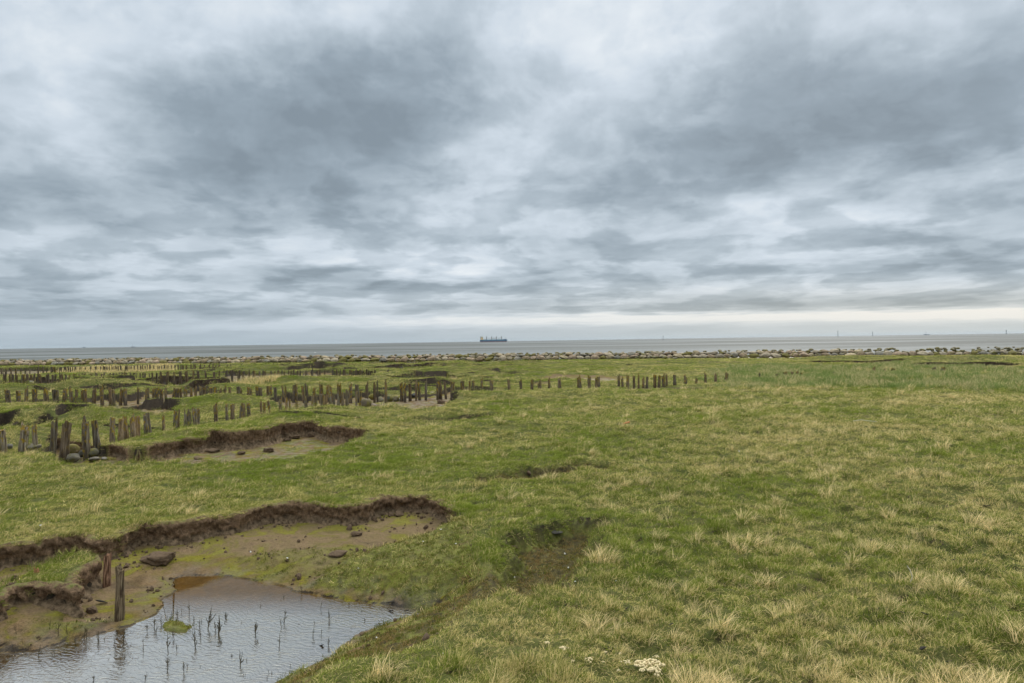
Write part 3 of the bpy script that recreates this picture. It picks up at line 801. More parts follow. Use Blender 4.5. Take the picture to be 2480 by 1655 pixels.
# ------------------------------------------------------------------ peat banks: crumbling vertical faces with an overhang
def bank(name, lip, toward, label, drop=.32, over=.05, step=.02, rows=16, seed=0, z_top=None, back=1.0):
    """lip polyline (n,2) in order with the hollow on the side given by toward (+1 left of the direction, -1 right)"""
    L = densify(lip, step)
    n = len(L)
    tg = np.gradient(L, axis=0)
    tg /= np.maximum(np.linalg.norm(tg, axis=1), 1e-6)[:, None]
    # smooth the normals so that the face does not cross itself at corners
    nm = np.stack([-tg[:, 1], tg[:, 0]], 1) * toward
    ker = np.hanning(13); ker /= ker.sum()
    for k in (0, 1): nm[:, k] = np.convolve(np.pad(nm[:, k], 6, mode='edge'), ker, mode='valid')
    nm /= np.maximum(np.linalg.norm(nm, axis=1), 1e-6)[:, None]
    s = np.arange(n) * step
    top = terrain(L - nm * .34) if z_top is None else np.full(n, z_top)
    foot = terrain(L + nm * .26) - .03
    ends = ss(np.minimum(s, s[-1] - s) / .6)
    sc = (.25 + .75 * ends)
    jag = .02 + .13 * fbm(s / .55, s * 0 + seed, 3, 50 + seed) + .03 * fbm(s / .08, s * 0 + seed, 2, 55 + seed)
    V = []; up = []
    prof = [(-.30, 1.0, -.03), (-.22, 1.0, -.01), (-.15, 1.0, .005), (-.10, 1.0, .012), (-.055, 1.0, .02), (-.01, 1.0, .02), (.03, .99, .0), (.05, .93, 0), (.052, .84, 0), (.042, .74, 0), (.03, .64, 0), (.02, .54, 0), (.012, .44, 0), (.012, .34, 0), (.03, .24, 0), (.055, .15, 0), (.09, .07, 0), (.15, .02, 0), (.24, -.06, 0)]
    for off, hh, dz_ in prof:
        if off < -.06: off = -.06 + (off + .06) * back
        zz_ = foot + (top - foot) * hh + dz_ * sc
        oo = (off * (over / .05) + jag * (1 if off > -.06 else .4)) * sc
        V.append(np.stack([L[:, 0] + nm[:, 0] * oo, L[:, 1] + nm[:, 1] * oo, zz_], 1))
        up.append(np.full(n, hh + (.03 if off < -.0 else 0)))
    V = np.concatenate(V); up = np.concatenate(up)
    NN = np.tile(np.concatenate([nm, np.zeros((n, 1))], 1), (len(prof), 1))
    amp = np.where(up > 1.0, .2, 1.0) * np.tile(sc, len(prof))
    q = V.copy(); q[:, 2] *= 1.6
    d = .06 * pn3(q / .20, seed) - .075 * np.maximum(0, .35 - np.abs(pn3(q / .16, seed + 15))) + .05 * np.abs(pn3(q / .07, seed + 9)) + .014 * pn3(q / .03, seed + 12)
    V = V + NN * (d * amp)[:, None]
    V[:, 2] += .02 * pn3(q / .08, seed + 20) * amp
    i = (np.arange(len(prof) - 1)[:, None] * n + np.arange(n - 1)[None, :]).ravel()
    Fc = np.stack([i, i + 1, i + n + 1, i + n], 1)
    if toward > 0: Fc = Fc[:, ::-1]
    me = mesh_np(name, V, Fc, M_BANK, True, {'up': up})
    return tag(link(name, me), label, kind="structure")
bank("peat_bank", LIP_A, -1, "crumbling brown peat bank above the pond", seed=1)
bank("peat_bank", B_FAR, -1, "dark eroded bank round the upper hollow", seed=2, step=.03, over=.08)
ISL_LIP = np.vstack([ISLAND[10:], ISLAND[:1]])
bank("peat_bank", ISL_LIP, 1, "dark face of the small turf island beside the pond", seed=3, z_top=-.08, back=.25)

# ------------------------------------------------------------------ grass
def tuft(name, nb, rad, hmin, hmax, wid, lean, mat, seed, segs=3, spread=1.0, droop=1.0):
    r_ = np.random.default_rng(seed)
    V = []; Q = []; Tt = []; up = []; bl = []
    for k in range(nb):
        a = r_.uniform(0, 2 * np.pi); rr = rad * math.sqrt(r_.uniform(0, 1))
        bx, by = rr * math.cos(a), rr * math.sin(a)
        h = r_.uniform(hmin, hmax)
        od = a + r_.normal(0, .9)
        dx_, dy_ = math.cos(od) * spread + lean, math.sin(od) * spread + lean * .2
        ln = math.hypot(dx_, dy_) + 1e-6
        dx_, dy_ = dx_ / ln, dy_ / ln
        tilt = r_.uniform(.25, .9) * droop
        fa = r_.uniform(0, np.pi)
        wx, wy = math.cos(fa) * wid * r_.uniform(.7, 1.3), math.sin(fa) * wid * r_.uniform(.7, 1.3)
        i0 = len(V); b_ = r_.uniform()
        for s in range(segs):
            t = s / segs
            ang = tilt * (t ** 1.2) * 1.6
            hx = h * (t * math.sin(ang)) ; hz_ = h * t * math.cos(ang * .8)
            wk = (1 - t * .6)
            cx, cy = bx + dx_ * hx, by + dy_ * hx
            V.append((cx - wx * wk, cy - wy * wk, hz_ - .01)); V.append((cx + wx * wk, cy + wy * wk, hz_ - .01))
            up += [t, t]; bl += [b_, b_]
        ang = tilt * 1.6
        V.append((bx + dx_ * h * math.sin(ang), by + dy_ * h * math.sin(ang), h * math.cos(ang * .8) - .01))
        up.append(1.0); bl.append(b_)
        for s in range(segs - 1):
            Q.append((i0 + 2 * s, i0 + 2 * s + 1, i0 + 2 * s + 3, i0 + 2 * s + 2))
        Tt.append((i0 + 2 * segs - 2, i0 + 2 * segs - 1, i0 + 2 * segs))
    me = mesh_np(name, V, [np.array(Q), np.array(Tt)], mat, True, {'up': up, 'blade': bl})
    return bpy.data.objects.new(name, me)

def scatter(name, pts, rot, scl, dry, sources, label):
    """one object: points carrying tufts through geometry nodes"""
    me = bpy.data.meshes.new(name)
    me.vertices.add(len(pts))
    me.vertices.foreach_set('co', np.asarray(pts, np.float32).ravel())
    a = me.attributes.new('rot', 'FLOAT_VECTOR', 'POINT'); a.data.foreach_set('vector', np.asarray(rot, np.float32).ravel())
    a = me.attributes.new('scl', 'FLOAT_VECTOR', 'POINT'); a.data.foreach_set('vector', np.asarray(scl, np.float32).ravel())
    a = me.attributes.new('dry', 'FLOAT', 'POINT'); a.data.foreach_set('value', np.asarray(dry, np.float32))
    a = me.attributes.new('pick', 'INT', 'POINT'); a.data.foreach_set('value', rng.integers(0, len(sources), len(pts)).astype(np.int32))
    me.materials.append(sources[0].data.materials[0])
    col = bpy.data.collections.new(name + "_tufts")
    for s in sources: col.objects.link(s)
    ng = bpy.data.node_groups.new(name, 'GeometryNodeTree')
    ng.interface.new_socket("Geometry", in_out='INPUT', socket_type='NodeSocketGeometry')
    ng.interface.new_socket("Geometry", in_out='OUTPUT', socket_type='NodeSocketGeometry')
    N = ng.nodes; Lk = ng.links.new
    gi = N.new('NodeGroupInput'); go = N.new('NodeGroupOutput')
    ci = N.new('GeometryNodeCollectionInfo'); ci.inputs['Collection'].default_value = col
    ci.inputs['Separate Children'].default_value = True; ci.inputs['Reset Children'].default_value = True
    ip = N.new('GeometryNodeInstanceOnPoints')
    ip.inputs['Pick Instance'].default_value = True
    def na(nm, ty):
        nd = N.new('GeometryNodeInputNamedAttribute'); nd.data_type = ty; nd.inputs[0].default_value = nm
        return [s for s in nd.outputs if s.enabled][0]
    Lk(gi.outputs[0], ip.inputs['Points'])
    Lk(ci.outputs[0], ip.inputs['Instance'])
    Lk(na('pick', 'INT'), ip.inputs['Instance Index'])
    er = N.new('FunctionNodeEulerToRotation')
    Lk(na('rot', 'FLOAT_VECTOR'), er.inputs[0]); Lk(er.outputs[0], ip.inputs['Rotation'])
    Lk(na('scl', 'FLOAT_VECTOR'), ip.inputs['Scale'])
    Lk(ip.outputs[0], go.inputs[0])
    o = link(name, me)
    md = o.modifiers.new("tufts", 'NODES'); md.node_group = ng
    tag(o, label, kind="stuff")
    return o

def polar_points(dens, r0, r1, a0=-49, a1=49, cap=400000, seed=1):
    """random points with dens(r) per square metre between two radii"""
    g_ = np.random.default_rng(seed)
    rr = np.linspace(r0, r1, 4000)
    w_ = dens(rr) * rr * math.radians(a1 - a0)
    cdf = np.concatenate([[0], np.cumsum((w_[1:] + w_[:-1]) / 2 * np.diff(rr))])
    n = int(min(cdf[-1], cap))
    r = np.interp(g_.uniform(0, cdf[-1], n), cdf, rr)
    a = np.radians(g_.uniform(a0, a1, n))
    return np.stack([r * np.sin(a), r * np.cos(a)], 1)

def slope_tilt(P, e=.08):
    zx = (terrain(P + [e, 0]) - terrain(P - [e, 0])) / (2 * e)
    zy = (terrain(P + [0, e]) - terrain(P - [0, e])) / (2 * e)
    return zx, zy

def dryness(P):
    x, y = P[:, 0], P[:, 1]
    d = .19 + .42 * fbm(x / 1.6, y / 1.6, 3, 61) + .65 * fbm(x / 7, y / 5, 2, 62) + .3 * fbm(x / .45, y / .45, 2, 63)
    d += .16 * ss((x / np.maximum(y, 1) - .1) / .5)
    return d

def build_grass():
    g_ = np.random.default_rng(11)
    # short turf
    P = polar_points(lambda r: 140 * np.minimum(1, (11 / r)) ** 1.5, 5.0, 165, seed=2)
    z, soil, moss, wet = terrain(P, True)
    wdist = (P - WALL0) @ WN
    keep = ((soil < g_.uniform(.05, .5, len(P))) | ((moss > .5) & (moss < .8) & (g_.uniform(0, 1, len(P)) < .5) & (z > ZP + .06))) & (wdist < -1.2)
    keep &= g_.uniform(0, 1, len(P)) > np.where(moss > .8, .97, moss * .8)
    keep &= near_sd(P, TANZ, .5) < 0
    hh_ = hum(P[:, 0], P[:, 1])
    keep &= g_.uniform(0, 1, len(P)) > .75 * ss((.30 - hh_) / .18)
    P = P[keep]; z = z[keep]; moss = moss[keep]
    EP, EZ = [], []
    for lip, sp in ((LIP_A, .012), (B_FAR, .02)):
        L = densify(lip, sp)
        tg = np.gradient(L, axis=0); tg /= np.maximum(np.linalg.norm(tg, axis=1), 1e-6)[:, None]
        nm = np.stack([tg[:, 1], -tg[:, 0]], 1)
        zt_ = terrain(L - nm * .36)
        EP.append(L - nm * g_.uniform(.05, .30, len(L))[:, None]); EZ.append(zt_)
    EP = np.concatenate(EP); EZ = np.concatenate(EZ)
    n0 = len(P)
    P = np.concatenate([P, EP]); z = np.concatenate([z, EZ]); moss = np.concatenate([moss, np.zeros(len(EP))])
    r = np.hypot(P[:, 0], P[:, 1])
    zx, zy = slope_tilt(P)
    zx[n0:] = 0; zy[n0:] = 0
    n = len(P)
    s = np.clip(r / 11, 1, 99) ** .62 * g_.uniform(.75, 1.3, n)
    hs = np.clip(r / 11, 1, 4) ** .06 * g_.uniform(.55, 1.3, n) * np.clip(.35 + 1.0 * hum(P[:, 0], P[:, 1]) + .8 * fbm(P[:, 0] / .7, P[:, 1] / .7, 3, 66), .25, 2)
    rot = np.stack([np.clip(np.arctan(zy), -.9, .9), np.clip(-np.arctan(zx), -.9, .9), g_.normal(0.3, .7, n)], 1)
    srcs = [tuft("turf_tuft", 70, .13, .045, .10, .0021, .8, M_TURF, 100 + k, segs=2, droop=1.25) for k in range(5)]
    scatter("grass", np.column_stack([P, z - .005]), rot, np.stack([s, s, hs], 1), dryness(P) + .25 * moss, srcs, "short green turf covering the salt marsh")
    # tussocks of dry bent grass
    P = polar_points(lambda r: 34 * np.minimum(1, (9 / r)) ** 1.3, 5.0, 75, seed=3)
    cl = fbm(P[:, 0] / .9, P[:, 1] / .9, 3, 71) + .35 * fbm(P[:, 0] / .25, P[:, 1] / .25, 2, 73) + .14 * ss((P[:, 0] / P[:, 1] + .05) / .5) + .05 * pn(P[:, 0] / 5, P[:, 1] / 5, 74)
    z, soil, moss, wet = terrain(P, True)
    sdA = near_sd(P, BASIN, 1.2)
    cl = cl + .35 * (hum(P[:, 0], P[:, 1]) - .5)
    keep = (cl > .17) & (soil < .02) & (moss < .25) & (sdA < -.35)
    P = P[keep]; z = z[keep]; cl = cl[keep]
    n = len(P); r = np.hypot(P[:, 0], P[:, 1])
    s = (.5 + np.clip(cl - .17, 0, .5) * 1.6) * g_.uniform(.7, 1.25, n) * np.clip(r / 14, 1, 4) ** .35
    rot = np.stack([g_.normal(0, .12, n), g_.normal(0, .12, n), g_.normal(.5, .55, n)], 1)
    srcs = [tuft("dry_tuft", 46, .07, .11, .27, .0021, 1.0, M_DRY, 200 + k, segs=3, droop=.95) for k in range(6)]
    scatter("dry_grass", np.column_stack([P, z]), rot, np.stack([s, s, s * .85], 1), .25 + .5 * (dryness(P) - .3) + cl * .5, srcs, "straw coloured tussocks of bent grass on the turf")
    # tall bright grass on the right
    P = polar_points(lambda r: 9 * np.minimum(1, (30 / r)) ** 1.0, 30, 95, 2, 43, seed=4)
    sd = poly_sd(P, TALL) + 4.5 * fbm(P[:, 0] / 6, P[:, 1] / 5, 3, 81) - .8
    z, soil, moss, wet = terrain(P, True)
    keep = (sd > 0) & (soil < .1)
    P = P[keep]; z = z[keep]; sd = sd[keep]
    n = len(P)
    s = g_.uniform(.8, 1.3, n) * (.55 + .45 * ss(sd / 2)) * 1.15
    rot = np.stack([g_.normal(0, .1, n), g_.normal(0, .1, n), g_.uniform(0, 6.3, n)], 1)
    srcs = [tuft("tall_tuft", 50, .16, .16, .34, .0045, .5, M_TALL, 300 + k, segs=3, droop=.5) for k in range(5)]
    scatter("tall_grass", np.column_stack([P, z]), rot, np.stack([s, s, s], 1), .12 + .8 * fbm(P[:, 0] / 3, P[:, 1] / 3, 3, 82) + .12, srcs, "tall bright green grass patch on the right of the marsh")
    # pale reeds among the far posts
    PP = polar_points(lambda r: 5 + 0 * r, 30, 125, -43, 0, seed=5)
    m = (poly_sd(PP, TANZ) > 0) | (poly_sd(PP, TANZ2) > 0)
    P = PP[m]; z = terrain(P); n = len(P)
    srcs = [tuft("reed_tuft", 40, .35, .22, .5, .009, .2, M_DRY, 400 + k, segs=2, droop=.35) for k in range(3)]
    rot = np.stack([g_.normal(0, .08, n), g_.normal(0, .08, n), g_.uniform(0, 6.3, n)], 1)
    s = g_.uniform(.7, 1.2, n)
    scatter("pale_reeds", np.column_stack([P, z]), rot, np.stack([s, s, s], 1), np.full(n, .55), srcs, "pinkish tan dead reeds among the farthest posts")
    # fringe of withered grass along the bank lips
    P = []; Pz = []
    for lip, sp in ((LIP_A, .012), (B_FAR, .02)):
        L = densify(lip, sp)
        tg = np.gradient(L, axis=0); tg /= np.maximum(np.linalg.norm(tg, axis=1), 1e-6)[:, None]
        nm = np.stack([tg[:, 1], -tg[:, 0]], 1)
        P.append(L - nm * g_.uniform(.0, .12, len(L))[:, None]); Pz.append(terrain(L - nm * .36))
    P = np.concatenate(P)
    Pz = np.concatenate(Pz); km = g_.uniform(0, 1, len(P)) < .5
    P = P[km]; z = Pz[km]; n = len(P)
    rot = np.stack([g_.normal(0, .3, n), g_.normal(0, .3, n), g_.uniform(0, 6.3, n)], 1)
    s = g_.uniform(.25, .5, n)
    srcs = [tuft("fringe_tuft", 26, .05, .06, .16, .0022, .2, M_DRY, 500 + k, segs=2, droop=1.3) for k in range(3)]
    scatter("bank_fringe", np.column_stack([P, z + .01]), rot, np.stack([s, s, s], 1), g_.uniform(-.1, .45, n), srcs, "withered grass fringe along the bank edges")
    # low salt herbs on the humps and in the brown hollows
    P = polar_points(lambda r: 330 + 0 * r, 6.0, 20, -40, 14, seed=6)
    z, soil, moss, wet = terrain(P, True)
    keep = (moss * (z > ZP + .02)) > g_.uniform(.1, 1.3, len(P)); keep_ = keep
    P = P[keep]; z = z[keep]; n = len(P)
    s = g_.uniform(.5, 1.1, n)
    rot = np.stack([g_.normal(0, .3, n), g_.normal(0, .3, n), g_.uniform(0, 6.3, n)], 1)
    srcs = [tuft("herb_tuft", 40, .08, .015, .055, .0026, .0, M_MOSSB, 600 + k, segs=2, droop=1.2) for k in range(4)]
    scatter("ground_herbs", np.column_stack([P, z]), rot, np.stack([s, s, s], 1), (.1 + .5 * (moss[keep_] > .8)) + .9 * fbm(P[:, 0] / .5, P[:, 1] / .5, 3, 83), srcs, "low dark salt herbs on the muddy humps and hollows")
build_grass()

# ------------------------------------------------------------------ wooden posts
def post_mesh(k):
    r_ = np.random.default_rng(900 + k)
    ns, nh = 14, 12
    V = []; ph = r_.uniform(0, 6.3, 5)
    split = r_.uniform(.04, .16) if k % 4 else .02
    slit = r_.uniform(0, 6.3); slit2 = slit + r_.uniform(1.5, 4)
    square = (k % 3 == 0)
    bend = r_.normal(0, .12, 2)
    for j in range(nh + 1):
        t = j / nh
        for i in range(ns):
            a = 2 * np.pi * i / ns
            rad = .5 * (1 + .10 * math.sin(2 * a + ph[0]) + .08 * math.sin(3 * a + ph[1]) + .05 * math.sin(5 * a + ph[2] + t * 2))
            if square: rad *= 1 / (abs(math.cos(a)) ** 6 + abs(math.sin(a)) ** 6) ** (1 / 6) * .92
            rad *= 1.0 - .10 * t + .05 * math.sin(7 * t + ph[3])
            for sl, dp in ((slit, .28), (slit2, .16)):
                da = abs((a - sl + np.pi) % (2 * np.pi) - np.pi)
                rad *= 1 - dp * max(0, 1 - da / .45) * ss(np.array((t - .25) / .5))
            zt = t
            if t > .72:
                jag = split * (math.sin(a * 1.0 + ph[4]) * .8 + math.sin(3 * a + ph[1]) * .5 + math.sin(5 * a + ph[2]) * .4)
                zt = t + jag * (t - .72) / .28
            rad *= 1 + r_.normal(0, .025)
            V.append((rad * math.cos(a) + bend[0] * t * t, rad * math.sin(a) + bend[1] * t * t, zt))
    Fq = [(j * ns + i, j * ns + (i + 1) % ns, (j + 1) * ns + (i + 1) % ns, (j + 1) * ns + i) for j in range(nh) for i in range(ns)]
    base = nh * ns
    # hollow rotten top
    ring = len(V)
    for i in range(ns):
        a = 2 * np.pi * i / ns
        v = V[base + i]
        V.append((v[0] * .6, v[1] * .6, min(v[2], 1.0) - r_.uniform(.0, split * .7 + .02)))
    Fq += [(base + i, base + (i + 1) % ns, ring + (i + 1) % ns, ring + i) for i in range(ns)]
    cidx = len(V); V.append((bend[0], bend[1], .97 - split))
    Ft = [(ring + i, ring + (i + 1) % ns, cidx) for i in range(ns)]
    me = mesh_np("wooden_post", V, [np.array(Fq), np.array(Ft)], M_WOOD, False)
    return me
POST_ME = [post_mesh(k) for k in range(14)]

def conv(x0, y0, k, L): return [(x0 + a / k, y0 + b_ / k, y0 + c / k, d / k) for a, b_, c, d in L]
ROW_A = conv(0, 960, 7.58, [(60, 615, 990, 130), (380, 590, 960, 180), (680, 560, 880, 90), (970, 515, 1005, 105), (1190, 500, 1190, 150), (1540, 475, 1180, 135), (1835, 440, 990, 110), (2045, 395, 760, 95), (2215, 420, 760, 100), (2320, 390, 740, 90)]) + \
    conv(300, 920, 7.58, [(160, 690, 980, 90), (255, 675, 985, 95), (410, 645, 970, 80), (515, 610, 950, 50), (730, 670, 910, 50), (935, 575, 860, 70), (985, 580, 860, 32), (1095, 610, 840, 55), (1190, 590, 800, 75), (1310, 535, 790, 75), (1365, 560, 780, 60), (1715, 465, 760, 70), (1910, 460, 740, 55), (1985, 450, 730, 72), (2060, 465, 700, 65), (2175, 435, 670, 58), (2230, 455, 665, 42), (2320, 440, 640, 70)]) + \
    conv(600, 920, 7.58, [(255, 420, 620, 48), (300, 425, 615, 48), (445, 385, 590, 58), (600, 370, 570, 58), (720, 345, 540, 48), (765, 355, 530, 42), (900, 400, 530, 58), (1080, 310, 510, 62), (1190, 290, 490, 58), (1245, 300, 490, 48), (1345, 270, 460, 56), (1395, 290, 470, 48), (1450, 290, 460, 42), (1510, 270, 470, 64), (1585, 290, 460, 44), (1640, 260, 460, 64), (1745, 250, 470, 56), (1825, 210, 470, 52), (1990, 215, 490, 48), (2040, 215, 495, 48)])
ROW_B = conv(0, 865, 7.58, [(125, 605, 810, 45), (200, 605, 820, 70), (360, 615, 800, 65), (485, 600, 800, 45), (637, 595, 770, 75), (845, 605, 800, 70), (1005, 600, 810, 85), (1187, 590, 820, 60), (1330, 605, 845, 58), (1395, 595, 845, 50), (1505, 615, 850, 45), (1560, 595, 860, 60), (1675, 610, 820, 30), (1720, 590, 880, 50), (1862, 585, 880, 50), (1910, 580, 840, 35), (2025, 575, 810, 45), (2095, 600, 760, 58), (2200, 600, 850, 40), (2305, 585, 820, 60)]) + \
    conv(300, 865, 7.58, [(250, 585, 800, 45), (375, 600, 750, 35), (425, 590, 740, 50), (465, 600, 740, 25), (550, 590, 740, 45), (610, 590, 730, 60), (710, 590, 730, 58), (770, 580, 730, 40), (855, 580, 720, 40), (980, 580, 720, 55), (1042, 580, 720, 35), (1140, 560, 770, 55), (1240, 570, 740, 45), (1310, 560, 760, 45), (1430, 560, 740, 50), (1478, 550, 740, 46), (1600, 560, 720, 45), (1670, 550, 700, 50), (1775, 590, 700, 45), (1865, 565, 710, 45), (1947, 560, 710, 45), (2095, 545, 700, 50), (2150, 580, 690, 40), (2285, 560, 710, 50), (2325, 590, 715, 32)]) + \
    conv(600, 865, 7.58, [(185, 545, 730, 55), (245, 565, 750, 50), (365, 535, 740, 45), (420, 535, 740, 50), (510, 560, 770, 45), (655, 540, 830, 36), (693, 560, 830, 28), (830, 530, 760, 45), (885, 530, 740, 45), (1015, 530, 790, 50), (1080, 510, 720, 50), (1200, 570, 760, 48), (1330, 525, 690, 40), (1372, 535, 700, 44), (1470, 530, 680, 45), (1525, 545, 680, 40), (1660, 525, 680, 40), (1715, 520, 720, 45), (1865, 520, 880, 50), (2010, 510, 730, 62), (2185, 495, 740, 50)]) + \
    conv(900, 865, 7.58, [(50, 495, 800, 38), (90, 495, 780, 34), (240, 485, 800, 52), (565, 490, 700, 48), (608, 490, 700, 38), (715, 490, 740, 45), (815, 475, 660, 35), (880, 490, 690, 45), (998, 465, 630, 40), (1190, 460, 640, 42), (1258, 465, 670, 56), (1345, 465, 680, 38), (1455, 450, 700, 42), (1505, 485, 690, 46), (1635, 440, 680, 45), (1697, 455, 665, 42), (1807, 440, 600, 35), (1865, 435, 640, 48), (2015, 425, 605, 50), (2200, 435, 570, 58)]) + \
    conv(620, 800, 3.79, [(2320, 460, 525, 22)]) + \
    conv(1240, 780, 3.79, [(90, 540, 598, 26), (180, 530, 585, 24), (240, 562, 595, 12), (262, 540, 598, 20), (340, 522, 598, 20), (440, 528, 598, 28), (607, 510, 590, 16), (630, 512, 600, 22), (710, 503, 597, 22), (772, 520, 597, 18), (803, 505, 595, 24), (983, 498, 592, 26), (1016, 518, 588, 20), (1063, 503, 585, 24), (1116, 505, 585, 20), (1156, 500, 585, 18), (1203, 515, 585, 20), (1238, 510, 578, 20), (1302, 487, 575, 25), (1342, 497, 580, 24), (1395, 493, 575, 26), (1421, 490, 575, 16), (1490, 487, 573, 26), (1594, 500, 572, 28), (1688, 520, 560, 18), (1774, 480, 555, 18), (1858, 485, 555, 24), (1963, 470, 542, 20), (2275, 478, 495, 14)]) + \
    conv(1860, 780, 3.79, [(78, 480, 520, 24), (170, 460, 498, 28), (222, 463, 508, 22), (268, 455, 495, 18), (310, 468, 490, 18), (600, 460, 475, 14), (975, 420, 455, 24), (1070, 440, 462, 22), (1140, 430, 460, 30), (1523, 420, 445, 28), (1600, 418, 448, 28)])
ROW_C = conv(0, 865, 7.58, [(70, 335, 385, 30), (105, 335, 385, 25), (180, 330, 420, 25), (225, 335, 470, 35), (315, 325, 470, 35), (400, 330, 430, 20), (440, 320, 450, 40), (510, 325, 480, 38), (553, 330, 490, 34), (630, 320, 450, 35), (708, 325, 460, 30), (765, 325, 440, 45), (850, 330, 440, 25), (900, 310, 460, 30), (963, 330, 455, 35), (1022, 310, 450, 30), (1095, 315, 430, 32), (1138, 320, 420, 30), (1225, 320, 420, 30), (1267, 335, 415, 25), (1360, 310, 405, 27), (1390, 310, 405, 24), (1448, 315, 400, 35), (1498, 320, 400, 38), (1560, 305, 395, 35), (1655, 310, 390, 20), (1685, 305, 385, 25), (1770, 295, 370, 40), (1872, 310, 365, 30), (1920, 290, 365, 30), (2008, 310, 360, 40), (2082, 300, 355, 35), (2142, 310, 355, 25), (2192, 300, 350, 20), (2228, 295, 350, 32), (2310, 295, 345, 40)]) + \
    conv(300, 865, 7.58, [(48, 295, 345, 25), (118, 295, 340, 25), (182, 295, 330, 30), (228, 295, 335, 15), (297, 300, 330, 25), (350, 300, 335, 25), (385, 300, 340, 28), (468, 300, 320, 15), (536, 290, 340, 28), (606, 300, 350, 25), (693, 290, 440, 35), (797, 280, 440, 40), (925, 290, 450, 30), (1037, 270, 420, 40), (1160, 270, 400, 40), (1275, 270, 400, 40), (1383, 275, 405, 35), (1500, 275, 415, 30), (1633, 275, 365, 30), (1752, 270, 335, 25), (1866, 268, 330, 30), (1987, 265, 335, 35), (2080, 290, 380, 25), (2118, 265, 420, 28), (2180, 280, 400, 32), (2220, 265, 395, 30)]) + \
    conv(600, 865, 7.58, [(20, 265, 390, 28), (80, 260, 395, 25), (155, 265, 410, 28), (190, 265, 430, 30), (282, 265, 400, 28), (317, 260, 400, 22), (400, 270, 400, 25), (440, 260, 360, 18), (512, 260, 370, 24), (555, 250, 350, 30), (625, 260, 350, 24), (683, 260, 350, 20), (727, 260, 360, 22), (798, 250, 350, 25), (835, 245, 350, 25), (915, 250, 350, 28), (955, 260, 350, 25), (1068, 255, 355, 25), (1185, 250, 350, 35), (1290, 255, 340, 25), (1330, 260, 355, 22), (1415, 245, 360, 22), (1560, 240, 360, 28), (1640, 245, 345, 24), (1693, 255, 345, 20), (1765, 240, 345, 28), (1800, 245, 345, 22), (1873, 240, 340, 26), (1912, 245, 340, 24), (1987, 235, 345, 25), (2060, 235, 340, 25), (2105, 240, 300, 22), (2185, 235, 290, 24), (2230, 245, 275, 22)]) + \
    conv(900, 865, 7.58, [(60, 240, 270, 28), (295, 240, 270, 32)])
ROW_D = conv(0, 865, 7.58, [(18, 210, 320, 30), (108, 215, 315, 25), (195, 210, 310, 22), (290, 215, 315, 28), (378, 215, 310, 20), (470, 215, 300, 22), (548, 220, 290, 15), (708, 190, 280, 22), (788, 190, 290, 24), (856, 200, 275, 15), (950, 185, 275, 28), (1033, 185, 275, 32), (1095, 195, 265, 22), (1125, 185, 265, 18), (1178, 180, 260, 24), (1210, 190, 265, 18), (1260, 180, 265, 18), (1308, 185, 270, 22), (1335, 180, 260, 15), (1392, 185, 265, 32), (1460, 190, 240, 12), (1490, 190, 260, 14), (1568, 190, 260, 24), (1662, 180, 280, 24), (1755, 180, 275, 28), (1845, 175, 265, 18), (1893, 170, 265, 18), (1930, 180, 270, 22), (1965, 180, 250, 18), (2010, 175, 265, 15), (2053, 175, 220, 14), (2093, 180, 260, 15), (2135, 170, 250, 24), (2168, 170, 270, 16), (2218, 170, 270, 24), (2300, 165, 220, 20), (2340, 170, 250, 12)]) + \
    conv(300, 865, 7.58, [(65, 165, 250, 18), (100, 165, 200, 12), (138, 170, 240, 18), (186, 160, 210, 18), (258, 160, 225, 16), (310, 165, 260, 20), (340, 160, 230, 16), (388, 165, 270, 16), (428, 155, 220, 14), (480, 155, 240, 24), (548, 160, 240, 14), (622, 165, 250, 15), (650, 165, 240, 14), (698, 160, 220, 16), (738, 150, 215, 20), (775, 155, 230, 12), (805, 155, 220, 14), (870, 150, 220, 16), (937, 150, 270, 20), (1005, 145, 270, 24), (1057, 145, 240, 20), (1087, 150, 255, 22), (1150, 150, 255, 30), (1232, 140, 240, 22), (1298, 140, 220, 18), (1322, 140, 220, 18), (1402, 145, 230, 26), (1478, 150, 215, 20), (1560, 140, 220, 24), (1633, 140, 220, 20), (1690, 140, 210, 18), (1762, 140, 210, 24), (1890, 140, 165, 14), (1963, 130, 160, 16), (2170, 130, 160, 20), (2250, 135, 190, 20), (2342, 140, 190, 15)]) + \
    conv(600, 865, 7.58, [(145, 140, 200, 26), (218, 140, 205, 15), (318, 120, 185, 16), (390, 130, 170, 15), (468, 120, 150, 16), (550, 120, 155, 18), (608, 115, 155, 16), (637, 120, 160, 14), (680, 120, 155, 14), (765, 120, 170, 28), (842, 120, 160, 12), (872, 120, 165, 14), (950, 125, 180, 10), (1040, 110, 170, 16), (1088, 110, 150, 12), (1120, 110, 165, 14), (1182, 110, 170, 16), (1208, 115, 175, 16), (1275, 110, 170, 18), (1298, 110, 165, 16), (1368, 110, 158, 22), (1405, 110, 150, 14), (1442, 110, 155, 18), (1518, 100, 150, 14), (1605, 95, 150, 12), (1630, 105, 155, 14), (1675, 100, 150, 14), (1715, 100, 145, 10), (1765, 95, 155, 12)])
ROWNAME = {'A': 'nearest row', 'B': 'second row', 'C': 'third row', 'D': 'farthest row'}
def ordinal(n):
    if 10 <= n % 100 <= 20: sfx = 'th'
    else: sfx = {1: 'st', 2: 'nd', 3: 'rd'}.get(n % 10, 'th')
    return f"{n}{sfx}"
SPECIAL = {('A', 2): "wide post crowned with orange lichen", ('A', 5): "tallest split post, orange brown below", ('A', 6): "tall ragged post leaning beside wet grey stones", ('A', 1): "thick lichen covered post at the picture edge", ('A', 20): "stout post with thick yellow lichen"}
posts = []
